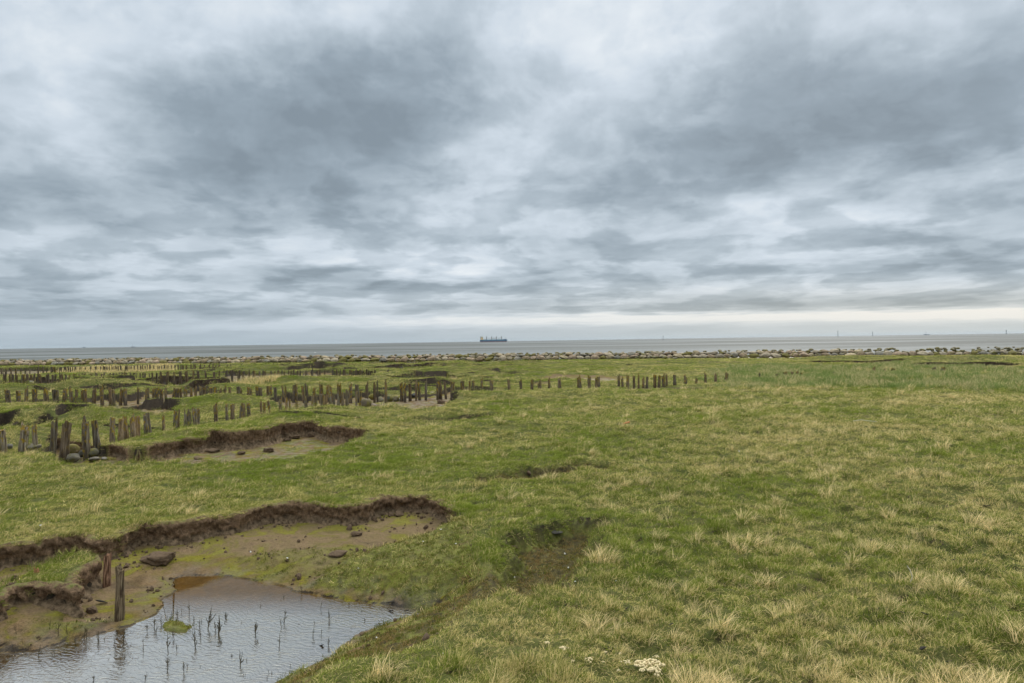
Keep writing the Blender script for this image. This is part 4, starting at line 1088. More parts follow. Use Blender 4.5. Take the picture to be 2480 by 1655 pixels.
for key, row in (('A', ROW_A), ('B', ROW_B), ('C', ROW_C), ('D', ROW_D)):
    row = sorted(row)
    lx = [p[0] for p in LINES[key]]; ly = [p[1] for p in LINES[key]]
    for idx, (px, yt, yb, wd) in enumerate(row):
        yg = np.interp(px, lx, ly)
        gx, gy = G(px, yg)
        if key != 'A': 
            gy *= 1 + random.uniform(-.008, .008); gx = gx * (gy / G(px, yg)[1])
        top = AT(px, yt, gy)
        wm = wd / F * gy
        posts.append([wd * (yb - yt), key, idx + 1, len(row), top.x, gy, top.z, wm])
posts_by_size = sorted(posts, key=lambda p: -p[0])
own = set(id(p) for p in posts_by_size[:296])
zt = terrain(np.array([[p[4], p[5]] for p in posts]))
rest_V, rest_Q, rest_T, off = [], [], [], 0
for p, zg in zip(posts, zt):
    _, key, idx, tot, x, y, ztop, wm = p
    zb = min(zg, 0) - .35
    h_ = max(ztop - zb, .4)
    k = random.randrange(len(POST_ME))
    rz = random.uniform(0, 6.28)
    tilt = (random.gauss(0, .03), random.gauss(0, .035))
    if key == 'A' and idx in (5, 6): tilt = (0, .06 if idx == 5 else -.07)
    wm *= 1.0 if key == 'A' else 1.2
    if id(p) in own:
        o = link("wooden_post", POST_ME[k], loc=(x - math.tan(tilt[1]) * h_ * .8, y, zb), rot=(tilt[0], tilt[1], rz), scl=(wm, wm * random.uniform(.9, 1.15), h_))
        dark = {'A': .74, 'B': .45, 'C': .30, 'D': .28}[key]
        if key == 'B' and 380 < idx: dark = .8
        v = random.uniform(.55, 1.35) * dark
        wr = random.uniform(-.08, .30)
        lichen = random.choice([.3, .7, 1, 1]) if key in 'AB' else random.choice([0, 0, .3, .7])
        o.color = (.42 * v * (1 + wr), .42 * v, .40 * v * (1 - wr), lichen)
        if key == 'A' and idx in (1, 2, 3, 20): o.color = (.42, .42, .40, 1.0)
        look = ("dark wet" if v < .7 else "grey weathered") if wr < .12 else ("dark brown" if v < .7 else "brown weathered")
        look += " post with lichen" if lichen >= .7 else " post"
        lab = SPECIAL.get((key, idx), None)
        lab = (lab + f", {ordinal(idx)} from the left in the nearest row") if lab else f"{look}, {ordinal(idx)} from the left in the {ROWNAME[key]}"
        if idx > tot - 11 and key == 'B':
            lab = f"rotten brown post stub in the tall grass, {ordinal(tot - idx + 1)} from the right"
        tag(o, lab, "post", "wooden groyne posts standing in rows across the marsh")
    else:
        me = POST_ME[k]
        co = np.empty(len(me.vertices) * 3, np.float32); me.vertices.foreach_get('co', co); co = co.reshape(-1, 3)
        c, s = math.cos(rz), math.sin(rz)
        X = (co[:, 0] * c - co[:, 1] * s) * wm + x; Yv = (co[:, 0] * s + co[:, 1] * c) * wm + y
        rest_V.append(np.stack([X + (co[:, 2]) * tilt[1] * h_ * .5, Yv, zb + co[:, 2] * h_], 1))
        for poly in me.polygons:
            (rest_Q if len(poly.vertices) == 4 else rest_T).append([v + off for v in poly.vertices])
        off += len(co)
if rest_V:
    o = link("far_posts", mesh_np("far_posts", np.concatenate(rest_V), [np.array(rest_Q), np.array(rest_T)], M_WOOD, False))
    o.color = (.2, .19, .17, .2)
    tag(o, "smallest dark posts of the far rows below the boulder wall", kind="stuff")

# posts by the pond
def single_post(px, ybase, ytop, wpx, zbase, label, k, tilt=(0, 0), color=(.42, .42, .4, .3)):
    gx, gy = G(px, ybase, zbase)
    top = AT(px, ytop, gy)
    h_ = top.z - zbase + .25
    o = link("wooden_post", POST_ME[k], loc=(gx, gy, zbase - .25), rot=(tilt[0], tilt[1], 1.0), scl=(wpx / F * gy, wpx / F * gy, h_))
    o.color = color
    tag(o, label, "post", "wooden posts beside the pond")
single_post(287, 1480, 1380, 21, -.44, "dark brown post with a slanted broken top standing at the pond edge", 3, (0, .07), (.22, .18, .11, 0))
single_post(258, 1401, 1345, 20, -.36, "short reddish brown post stump under the peat bank by the pond", 5, (0, .02), (.42, .24, .16, 0))
single_post(87, 1402, 1379, 13, -.16, "small orange brown stub poking out of the little turf island", 7, (0, .05), (.9, .5, .28, 0))

# ------------------------------------------------------------------ stones
def icos(sub, seed, amp=.25, flat=.75, freq=1.1):
    import bmesh
    bm = bmesh.new()
    bmesh.ops.create_icosphere(bm, subdivisions=sub, radius=.5)
    V = np.array([v.co[:] for v in bm.verts]); Fc = np.array([[v.index for v in f.verts] for f in bm.faces])
    bm.free()
    q = V * 2 * freq + seed * 3.7
    d = 1 + amp * pn3(q, seed) + amp * .35 * pn3(q * 2.7, seed + 1)
    # a few flattened facets
    r_ = np.random.default_rng(seed)
    V = V * d[:, None]
    for _ in range(7):
        nn = r_.normal(0, 1, 3); nn /= np.linalg.norm(nn)
        lim = r_.uniform(.36, .48)
        dd = V @ nn - lim
        V = V - np.maximum(dd, 0)[:, None] * nn * .85
    V[:, 2] *= flat
    return V, Fc
BOULDERS = []
for k in range(12):
    V, Fc = icos(3, 40 + k, .28)
    BOULDERS.append(mesh_np("boulder", V, Fc, M_STONE, True))
STONE_COL = [("pale grey", (.39, .34, .27, 0)), ("pinkish", (.40, .29, .22, 0)), ("brown", (.27, .19, .12, .2)), ("blue grey", (.21, .22, .225, 0)), ("tan", (.40, .33, .22, .1)), ("mossy olive", (.20, .175, .075, .9)), ("dark grey", (.15, .15, .15, .4)), ("warm grey", (.32, .28, .23, .1))]
STONE_W = [.2, .17, .14, .1, .16, .13, .04, .1]
def wall_z(s): return 0
def build_wall():
    r_ = np.random.default_rng(77)
    Lw = np.linalg.norm(WALL1 - WALL0)
    for course, (back, z0, hmin, hmax, n_, wmin, wmax) in {"lower": (0.0, .12, .6, 1.0, 0, .9, 2.1), "upper": (.75, .62, .5, .8, 0, .8, 1.9)}.items():
        s = -6.0; cnt = 0; items = []
        while s < Lw + 6:
            t = r_.beta(1.6, 2.6)
            wd = wmin + (wmax - wmin) * t
            items.append((s + wd / 2, wd)); s += wd * r_.uniform(.88, 1.0)
        items = items[:148]
        # ordinals count what the picture shows, so start at its left edge
        vis = 0
        for sm, wd in items:
            p = WALL0 + WD * sm + WN * (back + r_.uniform(-.15, .25))
            k = int(r_.integers(0, 12)); ci = int(r_.choice(len(STONE_COL), p=STONE_W / np.sum(STONE_W)))
            cn, cc = STONE_COL[ci]
            h_ = r_.uniform(hmin, hmax) * (1.05 if wd > 1.3 else .85)
            o = link("boulder", BOULDERS[k], loc=(p[0], p[1], z0 + h_ * .18 + r_.uniform(-.05, .06)), rot=(r_.normal(0, .15), r_.normal(0, .15), math.atan2(WD[1], WD[0]) + r_.normal(0, .25)), scl=(wd * 1.06, wd * r_.uniform(.7, 1), h_ * 1.35))
            v = r_.uniform(.85, 1.2)
            o.color = tuple((.55 * cc[j] + .45 * (.31, .28, .235)[j]) * v * (1.0, .95, .86)[j] for j in range(3)) + (cc[3],)
            if 0 <= sm: vis += 1
            size = "broad " if wd > 1.65 else ("small " if wd < 1.15 else "")
            lab = f"{size}{cn} boulder, {ordinal(vis)} from the left in the {course} course of the sea wall" if sm >= 0 else f"{cn} boulder at the left picture edge in the {course} course"
            tag(o, lab, "boulder", "boulders of the low sea wall")
    # small stones and rubble that fill the wall
    Vs, Fs, off = [], [], 0
    base = [icos(2, 80 + k, .3) for k in range(5)]
    def put(p, z, wd):
        nonlocal off
        V, Fc = base[int(r_.integers(0, 5))]
        a = r_.uniform(0, 6.3); c, s = math.cos(a), math.sin(a)
        Q = np.stack([(V[:, 0] * c - V[:, 1] * s) * wd + p[0], (V[:, 0] * s + V[:, 1] * c) * wd * .8 + p[1], V[:, 2] * wd * .75 + z], 1)
        Vs.append(Q); Fs.append(Fc + off); off += len(V)
    for k in range(1900):
        s = r_.uniform(-20, Lw + 30); bk = r_.uniform(-.25, 2.4)
        put(WALL0 + WD * s + WN * bk, min(1.15, .2 + .95 * ss(np.array((bk + .3) / 1.2))) * r_.uniform(.3, 1.0), r_.uniform(.35, .8))
    for k in range(260):   # loose stones spilled on the land side
        gx, gy = G(r_.normal(1575, 38), r_.uniform(862, 870))
        put((gx, gy), r_.uniform(.0, .4), r_.uniform(.35, .8))
    o = link("wall_rubble", mesh_np("wall_rubble", np.concatenate(Vs), np.concatenate(Fs), M_STONE, True))
    o.color = (.27, .24, .19, .55)
    tag(o, "small mossy rubble packed behind and between the sea wall boulders", kind="stuff")
build_wall()

STONES = [(80, 1088, 31, 16, "grey rock topped with orange lichen in front of the nearest posts", (.27, .24, .2, .6), -.05),
          (178, 1098, 29, 25, "rounded rock with orange and green lichen behind the two tallest posts", (.30, .23, .12, .7), -.3),
          (177, 1117, 30, 20, "wet pale grey rock between the two tallest posts", (.17, .155, .12, .1), -.45),
          (224, 1108, 27, 24, "dark mossy rock right of the tall ragged post", (.09, .085, .06, .6), -.42),
          (196, 1108, 13, 17, "small dark rock wedged behind the tall ragged post", (.11, .10, .08, 0), -.42),
          (229, 1116, 26, 9, "flat brownish stone at the foot of the ragged post", (.2, .18, .15, 0), -.46),
          (252, 1113, 13, 6, "small flat stone lying under the left end of the upper bank", (.24, .22, .2, 0), -.46),
          (24, 1086, 14, 11, "small grey rock at the far left behind the thick lichen post", (.16, .15, .13, 0), -.05),
          (943, 972, 21, 16, "dark wedge shaped rock with moss top in the middle creek", (.11, .12, .09, .6), -.4),
          (959, 972, 14, 13, "pale mossy stone next to the wedge rock in the middle creek", (.25, .22, .16, .4), -.4),
          (974, 972, 15, 11, "whitest stone in the middle creek", (.36, .34, .30, 0), -.4),
          (1004, 963, 17, 11, "black rock under the post in the middle creek", (.06, .06, .06, .2), -.35),
          (920, 973, 18, 13, "brown grey rock left of the wedge rock in the middle creek", (.24, .22, .17, .2), -.4),
          (886, 985, 29, 22, "large lumpy brown rock behind the end of the nearest row", (.17, .14, .10, .4), -.35),
          (901, 967, 17, 14, "yellow mossy rock above the lumpy brown rock", (.25, .2, .05, 1), -.35),
          (904, 986, 17, 9, "low pinkish brown stone at the creek edge", (.30, .24, .2, 0), -.4),
          (1047, 957, 13, 8, "small pale stone among yellow moss in the middle creek", (.33, .3, .25, .2), -.35),
          (47, 920, 10, 9, "dark boulder wedged between posts of the third row at the left", (.07, .07, .07, .3), -.4),
          (632, 917, 9, 9, "mossy round stone among the third row of posts", (.2, .2, .08, .8), -.35),
          (76, 930, 12, 8, "pale brown stone in the gap under the third row of posts", (.3, .27, .22, .1), -.4)]
for i, (px, yb, wp, hp, lab, cc, zb) in enumerate(STONES):
    gx, gy = G(px, yb, zb)
    wm, hm = wp / F * gy, hp / F * gy
    o = link("rock", BOULDERS[(i * 5 + 2) % 12], loc=(gx, gy, zb + hm * .42), rot=(random.gauss(0, .15), random.gauss(0, .15), random.uniform(0, 6)), scl=(wm * 1.1, wm * 1.0, hm * 1.45))
    o.color = cc
    tag(o, lab, "rock", "loose rocks lying around the posts")

# clods of peat broken off the banks
def ground_z(x, y): return float(terrain(np.array([[x, y]]))[0])
CL = []
for k in range(4):
    V, Fc = icos(4, 140 + k, .45, .6, 1.3)
    q = V * 14
    V = V * (1 + .16 * pn3(q * .6, 5 + k) + .10 * pn3(q * 1.7, 6))[:, None]
    CL.append(mesh_np("clod", V, Fc, M_ROOT, True))
CLODS = [(386, 1363, 68, 34, "big dark peat clod lying below the bank above the pond", -.33), (864, 1297, 26, 12, "small clod on the mossy hump, below the curved bank end", -.25),
         (222, 1484, 26, 20, "mossy clod at the right foot of the turf island", -.43), (26, 1421, 20, 12, "small dark clod on the left end of the turf island", -.18),
         (516, 1095, 30, 12, "brown clod lying in the middle of the upper hollow", -.42), (585, 1100, 18, 9, "small blackish clod on the upper hollow floor near its middle", -.42),
         (712, 1062, 28, 9, "low crumbled clod under the upper hollow bank", -.4), (760, 1056, 30, 16, "broken turf block leaning at the upper hollow bank", -.38),
         (800, 1052, 26, 16, "dark turf block fallen at the right bend of the upper hollow", -.36), (826, 1050, 26, 15, "crumbly block in the right corner of the upper hollow", -.33),
         (695, 1069, 20, 8, "thin crumb of peat left of the low crumbled clod", -.42), (1068, 978, 20, 12, "dark clod at the right end of the middle creek", -.38),
         (480, 1113, 22, 7, "black crumb near the front edge of the upper hollow", -.44), (312, 1116, 12, 7, "little crumb below the grassy tongue of the upper hollow", -.46),
         (650, 1094, 26, 13, "knobbly dark clod in the upper hollow beside yellow algae", -.42), (1245, 1327, 18, 8, "dark tuft of peat in the brown hollow right of the pond", -.2), (820, 1345, 40, 12, "overhanging flake of turf above the yellow algae patch", -.28)]
for i, (px, yb, wp, hp, lab, zb) in enumerate(CLODS):
    gx, gy = hit(px, yb)
    wm, hm = wp / F * gy, hp / F * gy
    zg = ground_z(gx, gy)
    o = link("peat_clod", CL[i % 4], loc=(gx, gy, zg + hm * .3), rot=(random.gauss(0, .1), random.gauss(0, .1), random.uniform(-.4, .4)), scl=(wm * 1.1, wm * .75, hm * 1.7))
    tag(o, lab, "clod", "peat clods broken off the banks")

def build_crumbs():
    g_ = np.random.default_rng(31)
    srcs = []
    for k in range(3):
        V, Fc = icos(2, 300 + k, .6, .6, 1.4)
        srcs.append(bpy.data.objects.new("crumb", mesh_np("crumb", V, Fc, M_ROOT, False)))
    P = polar_points(lambda r: 60 + 0 * r, 7.0, 24, -40, 10, seed=9)
    z, soil, moss, wet = terrain(P, True)
    cl = fbm(P[:, 0] / .5, P[:, 1] / .5, 3, 77)
    dl = np.minimum(seg_dist(P, LIP_A), seg_dist(P, B_FAR))
    keep = (soil > .7) & (moss < .7) & (z > ZP + .02) & ((cl > .18) | (dl < .32)) & (wet > -.5)
    P = P[keep]; z = z[keep]; n = len(P)
    s = np.exp(g_.normal(-3.5, .55, n)) * np.where(P[:, 1] > 14, 1.7, 1)
    rot = g_.uniform(0, 6.3, (n, 3))
    scatter("mud_crumbs", np.column_stack([P, z + s * .15]), rot, np.stack([s, s, s], 1), np.zeros(n), srcs, "small crumbs of peat strewn over the mud below the banks")
build_crumbs()

# ------------------------------------------------------------------ dead stems in the pond
def tube(path, rads, ns=5):
    V = []; Fq = []
    path = [Vector(p) for p in path]
    for j, p in enumerate(path):
        d = (path[min(j + 1, len(path) - 1)] - path[max(j - 1, 0)]).normalized()
        a = d.orthogonal().normalized(); b_ = d.cross(a)
        for i in range(ns):
            t = 2 * math.pi * i / ns
            V.append(p + (a * math.cos(t) + b_ * math.sin(t)) * rads[j])
    for j in range(len(path) - 1):
        for i in range(ns):
            Fq.append((j * ns + i, j * ns + (i + 1) % ns, (j + 1) * ns + (i + 1) % ns, (j + 1) * ns + i))
    return [tuple(v) for v in V], Fq
def join(parts):
    V, Fq = [], []
    for v, f in parts:
        o_ = len(V); V += v; Fq += [tuple(i + o_ for i in q) for q in f]
    return V, Fq
def stem_mesh(k):
    r_ = random.Random(500 + k)
    parts = []
    lean = r_.gauss(0, .08)
    path = [(lean * t * t + .02 * math.sin(t * 6 + k), .02 * math.cos(t * 5 + k), t) for t in (0, .2, .4, .6, .8, 1.0)]
    parts.append(tube([(p[0], p[1], p[2]) for p in path], [.022, .021, .020, .016, .011, .006]))
    nb = r_.randint(8, 16) if k % 4 else 4
    for b_ in range(nb):
        t = r_.uniform(.1, .72)
        a = r_.uniform(0, 6.28); ln = r_.uniform(.14, .36) * (1.15 - t)
        x0 = lean * t * t
        sp = r_.uniform(.25, .75)
        parts.append(tube([(x0, 0, t), (x0 + math.cos(a) * ln * sp, math.sin(a) * ln * sp, t + ln * .5), (x0 + math.cos(a) * ln * sp * 1.5, math.sin(a) * ln * sp * 1.5, t + ln)], [.014, .013, .007]))
    V, Fq = join(parts)
    return mesh_np("marsh_stem", V, np.array(Fq), M_STEM, True)
STEM = [stem_mesh(k) for k in range(10)]
SP = [(x / kA, 1160 + y / kA, h / kA) for x, y, h in [(450, 1245, 130), (295, 1370, 110), (640, 1230, 120), (580, 1270, 60), (750, 1240, 90), (685, 1220, 50), (945, 1260, 120), (1100, 1310, 110), (1290, 1330, 160), (1280, 1480, 120), (1410, 1480, 110), (1500, 1290, 150), (1540, 1220, 90), (1595, 1150, 190), (1450, 1060, 130), (1360, 1060, 90), (1680, 1190, 150), (1845, 1440, 120), (1740, 1070, 60), (1540, 1440, 40), (1780, 1360, 40), (1880, 1510, 40), (720, 1560, 80), (1110, 1560, 90), (1180, 1150, 100), (1200, 1190, 90), (130, 1270, 70), (515, 1230, 80), (960, 1380, 40), (1960, 1200, 120), (105, 1390, 40), (1240, 1120, 80), (1310, 1090, 90), (1340, 1230, 90), (1530, 1130, 70), (1620, 1060, 80), (420, 1350, 70), (800, 1240, 40), (530, 1480, 35), (1390, 1040, 60), (1270, 1060, 50)]] + \
     [(500 + x / kA, 1160 + y / kA, h / kA) for x, y, h in [(95, 1190, 150), (150, 1070, 70), (375, 1210, 130), (595, 1110, 120), (555, 1310, 120), (260, 1400, 100), (945, 1080, 100), (815, 1210, 90), (935, 1280, 80), (710, 1115, 25), (830, 1110, 40), (1185, 1020, 30), (1110, 1150, 30), (195, 1360, 40), (290, 1510, 40), (500, 1500, 50), (415, 980, 40), (590, 915, 45), (730, 880, 70), (875, 1000, 80), (1090, 970, 50), (265, 1110, 30), (445, 1160, 18), (990, 1090, 30), (1215, 1090, 45), (640, 1440, 40), (480, 1490, 50)]]
SP += [(px + random.uniform(-22, 22), py + random.uniform(-10, 14), hp * random.uniform(.4, .9)) for px, py, hp in SP[::2] if px < 760]
SP.sort()
for i, (px, py, hp) in enumerate(SP):
    gx, gy = G(px, py, ZP)
    h_ = hp / F * gy * 1.08
    zg = ground_z(gx, gy)
    k = random.randrange(10)
    s = h_ + .0
    wsc = max(s * .85, .06) * random.uniform(.85, 1.2)
    z0 = max(zg, ZP - .02)
    o = link("marsh_stem", STEM[k], loc=(gx, gy, z0 - .01), rot=(random.gauss(0, .1), random.gauss(0, .12), random.uniform(0, 6)), scl=(wsc, wsc, s))
    size = "tall" if hp > 32 else ("short" if hp < 16 else "thin")
    tag(o, f"{size} dead branched stem in the pond, {ordinal(i + 1)} from the left", "dead plant", "dead stems standing in the pond")

# ------------------------------------------------------------------ small things on the grass
def foam_mesh(k, n):
    r_ = random.Random(70 + k)
    base, Fc = icos(2, 160 + k, .2, .9)
    V, Fs, off = [], [], 0
    for j in range(n):
        a = r_.uniform(0, 6.28); rr = .5 * math.sqrt(r_.random()) * (1 + .3 * math.sin(3 * a + k) + .2 * math.sin(5 * a))
        z = .22 * max(0, 1 - (rr / .55) ** 2) * r_.uniform(.3, 1) + .03
        s = r_.uniform(.05, .11) if n > 100 else r_.uniform(.12, .24)
        V.append(base * s + np.array([rr * math.cos(a), rr * math.sin(a), z])); Fs.append(Fc + off); off += len(base)
    return mesh_np("foam_clump", np.concatenate(V), np.concatenate(Fs), M_FOAM, True)
FM = [foam_mesh(0, 150), foam_mesh(1, 34), foam_mesh(2, 26), foam_mesh(3, 18)]
FO = [(270, 1338, 36, "small white foam clump, leftmost of the pale clumps in the grass"), (400, 1385, 55, "tall white foam clump right of the leftmost clump"), (590, 1475, 60, "cream foam clump between the tall clump and the biggest one"),
      (720, 1412, 22, "tiny pale foam clump in tan grass above the cream one"), (830, 1422, 22, "tiny pale foam clump left above the biggest clump"), (880, 1492, 60, "thin scatter of foam just left of the biggest clump"),
      (1060, 1515, 190, "biggest cream yellow foam clump in the foreground grass"), (975, 1490, 50, "white foam lump touching the left side of the biggest clump"), (1108, 1450, 40, "white foam lump on the upper right of the biggest clump"),
      (1160, 1515, 38, "white foam lump at the right of the biggest clump"), (1090, 1562, 80, "white foam clump cut by the picture edge below the biggest"), (820, 1564, 30, "small foam clump at the picture bottom, left of the others there"), (1000, 1566, 45, "foam clump at the picture bottom under the biggest clump's left side"), (700, 1492, 22, "tiny foam clump below the cream one, right of it"), (465, 1485, 30, "faint foam bit left of the cream clump")]
for i, (x, y, wp, lab) in enumerate(FO):
    gx, gy = hit(1240 + x / kA, min(1160 + y / kA, 1652))
    wm = wp / kA / F * gy
    k = 0 if wp > 100 else 1 + i % 3
    o = link("foam_clump", FM[k], loc=(gx, gy, ground_z(gx, gy) + (.09 if wp > 100 else .11)), rot=(0, 0, random.uniform(0, 6)), scl=(wm * 1.08, wm * 1.08, wm * 1.0))
    tag(o, lab, "foam clump", "pale foam clumps in the foreground grass")

def shell_mesh():
    V = []; n = 12
    for j, (r, z) in enumerate(((.5, 0), (.44, .12), (.3, .2), (.12, .25))):
        for i in range(n):
            a = 2 * math.pi * i / n
            V.append((r * math.cos(a), r * math.sin(a) * .7, z * (1 + .15 * math.cos(a * 6))))
    Fq = [(j * n + i, j * n + (i + 1) % n, (j + 1) * n + (i + 1) % n, (j + 1) * n + i) for j in range(3) for i in range(n)]
    V.append((0, 0, .26)); c = len(V) - 1
    return mesh_np("shell", V, [np.array(Fq), np.array([(3 * n + i, 3 * n + (i + 1) % n, c) for i in range(n)])], M_SHELL, True)
SH = shell_mesh()
SHELLS = [(696, 1356, "on the mossy hump above the pond"), (868, 1382, "on dark herbs below the yellow algae"), (912, 1550, "on the brown shore at the right of the pond"), (607, 1341, "left on the mossy hump"), (1068, 1287, "beside the end of the curved bank"), (1101, 1218, "on turf behind the curved bank end"), (1025, 1316, "on turf right of the small clod"), (1104, 1322, "on turf left of the brown hollow"),
          (1492, 1413, "on turf below the brown hollow, right one"), (1393, 1420, "on turf below the brown hollow, left one"), (1368, 1346, "in the brown hollow, upper one"), (1376, 1379, "in the brown hollow, lower one"), (98, 1277, "on turf above the left peat bank"), (1246, 1403, "on dark herbs at the hollow's left end"), (728, 1050, "on turf above the upper hollow"), (860, 1060, "right of the upper hollow"), (1790, 1096, "in the mid grass at centre right"), (1073, 1590, "at the bottom between pond and foam clumps")]
for px, py, where in SHELLS:
    gx, gy = hit(px, py)
    wm = 5.5 / F * gy
    o = link("shell", SH, loc=(gx, gy, ground_z(gx, gy) + .03), rot=(random.gauss(.2, .3), random.gauss(0, .3), random.uniform(0, 6)), scl=(wm, wm, wm))
    tag(o, "small white shell " + where, "shell", "white shells lying on the marsh")
WE = []
for k in range(3):
    V, Fc = icos(2, 190 + k, .7, .35, 1.4)
    V[:, 0] *= 1.5
    WE.append(mesh_np("dark_scrap", V, Fc, M_WEED, True))
SCR = [(1860 + 1205 / kA, 1160 + 1060 / kA, 16, "biggest black scrap on the lower right grass"), (1860 + 1030 / kA, 1160 + 1048 / kA, 11, "black scrap left of the biggest one"), (1860 + 320 / kA, 1160 + 545 / kA, 11, "black scrap on grass in the right half's upper left"), (1860 + 1185 / kA, 1160 + 1328 / kA, 20, "long dark twig like scrap low on the right grass"),
       (1860 + 1390 / kA, 1160 + 1430 / kA, 12, "upright dark scrap by the big dry tussock bottom right"), (1860 + 620 / kA, 1160 + 382 / kA, 7, "tiny black scrap, upper of a pair on the right grass"), (1860 + 645 / kA, 1160 + 412 / kA, 7, "tiny black scrap, lower of a pair on the right grass"), (1860 + 600 / kA, 1160 + 585 / kA, 7, "tiny black scrap below the pair"),
       (1860 + 850 / kA, 1160 + 742 / kA, 8, "black scrap above the dry tussock in the right grass"), (1860 + 915 / kA, 1160 + 805 / kA, 10, "black scrap right of that dry tussock"), (1860 + 1420 / kA, 1160 + 642 / kA, 9, "black scrap in the straw grass at the right"), (1860 + 1680 / kA, 1160 + 222 / kA, 14, "black scrap farthest up on the right"), (1860 + 1840 / kA, 1160 + 1035 / kA, 11, "black scrap close to the right picture edge"),
       (1240 + 1220 / kA, 1160 + 1142 / kA, 11, "black scrap above the foam clumps"), (1240 + 1035 / kA, 1160 + 82 / kA, 7, "tiny black scrap above the brown hollow's right"), (1240 + 950 / kA, 1160 + 828 / kA, 8, "small black scrap right below the brown hollow"), (1240 + 880 / kA, 1160 + 1017 / kA, 9, "black scrap in the middle of the lower grass"),
       (500 + 1410 / kA, 1160 + 967 / kA, 18, "black mussel shell at the pond's right tip, upper"), (500 + 1415 / kA, 1160 + 1032 / kA, 13, "black mussel shell at the pond's right tip, lower"), (500 + 1535 / kA, 1160 + 1032 / kA, 10, "black mussel shell right of the pond's tip"), (500 + 885 / kA, 1160 + 1300 / kA, 14, "black mussel shell on the right pond shore"), (500 + 555 / kA, 1160 + 180 / kA, 5, "tiny dark bit on turf behind the peat bank"), (500 + 1270 / kA, 1160 + 1085 / kA, 10, "dark bit in the shallows near the pond's tip"), (500 + 1320 / kA, 1160 + 1135 / kA, 10, "dark bit on the wet edge below the pond's tip"), (245, 1463, 22, "flat slate grey stone chip beside the pond post")]
for i, (px, py, wp, lab) in enumerate(SCR):
    gx, gy = hit(px, py)
    wm = wp / F * gy
    o = link("dark_scrap", WE[i % 3], loc=(gx, gy, ground_z(gx, gy) + .04), rot=(random.gauss(0, .2), random.gauss(0, .2), random.uniform(-.7, .7)), scl=(wm * .75, wm * .5, wm * .5))
    tag(o, lab, "scrap", "dark shells and scraps washed onto the marsh")
# flat slate in the brown hollow, branch, orange piece, white straw
V, Fc = icos(3, 230, .3, .22)
gx, gy = hit(1348, 1289)
o = link("flat_stone", mesh_np("flat_stone", V, Fc, M_SLATE, False), loc=(gx, gy, ground_z(gx, gy) + .015), rot=(.08, .03, .2), scl=(.22, .17, .2))
tag(o, "flat dark slate lying in the brown hollow right of the pond", "stone")
gx, gy = G(1497, 1032)
V, Fq = tube([(-.45, 0, .03), (-.2, .03, .06), (0, 0, .07), (.2, -.02, .10)], [.02, .03, .025, .02], 6)
root = bpy.data.objects.new("driftwood_stick", None); COL.objects.link(root)
root.location = (gx, gy, ground_z(gx, gy)); root.rotation_euler = (0, 0, .2)
tag(root, "dark driftwood stick with a bright orange tip in the mid grass", "stick")
link("stick", mesh_np("stick", V, np.array(Fq), M_WEED, True), root)
V, Fq = tube([(.2, -.02, .10), (.32, -.03, .14), (.42, -.03, .16), (.46, -.03, .165)], [.035, .04, .035, .01], 6)
link("orange_tip", mesh_np("orange_tip", V, np.array(Fq), M_RUST, True), root)
gx, gy = G(2210, 1420)
V, Fq = tube([(-.03, 0, .02), (0, 0, .09), (-.05, -.03, .2), (-.07, 0, .24)], [.004, .005, .005, .003], 5)
o = link("straw_stalk", mesh_np("straw_stalk", V, np.array(Fq), M_STRAW, True), loc=(gx, gy, ground_z(gx, gy)))
tag(o, "single white straw stalk standing in the right foreground grass", "stalk")
gx, gy = G(2085, 1030)
V, Fq = tube([(-.25, .1, .03), (0, 0, .08), (.25, -.1, .05), (.45, -.25, .04)], [.008, .01, .01, .006], 5)
o = link("bare_twig", mesh_np("bare_twig", V, np.array(Fq), M_STRAW, True), loc=(gx, gy, ground_z(gx, gy) + .05))
tag(o, "pale bare twig lying on the grass in the right middle distance", "twig")

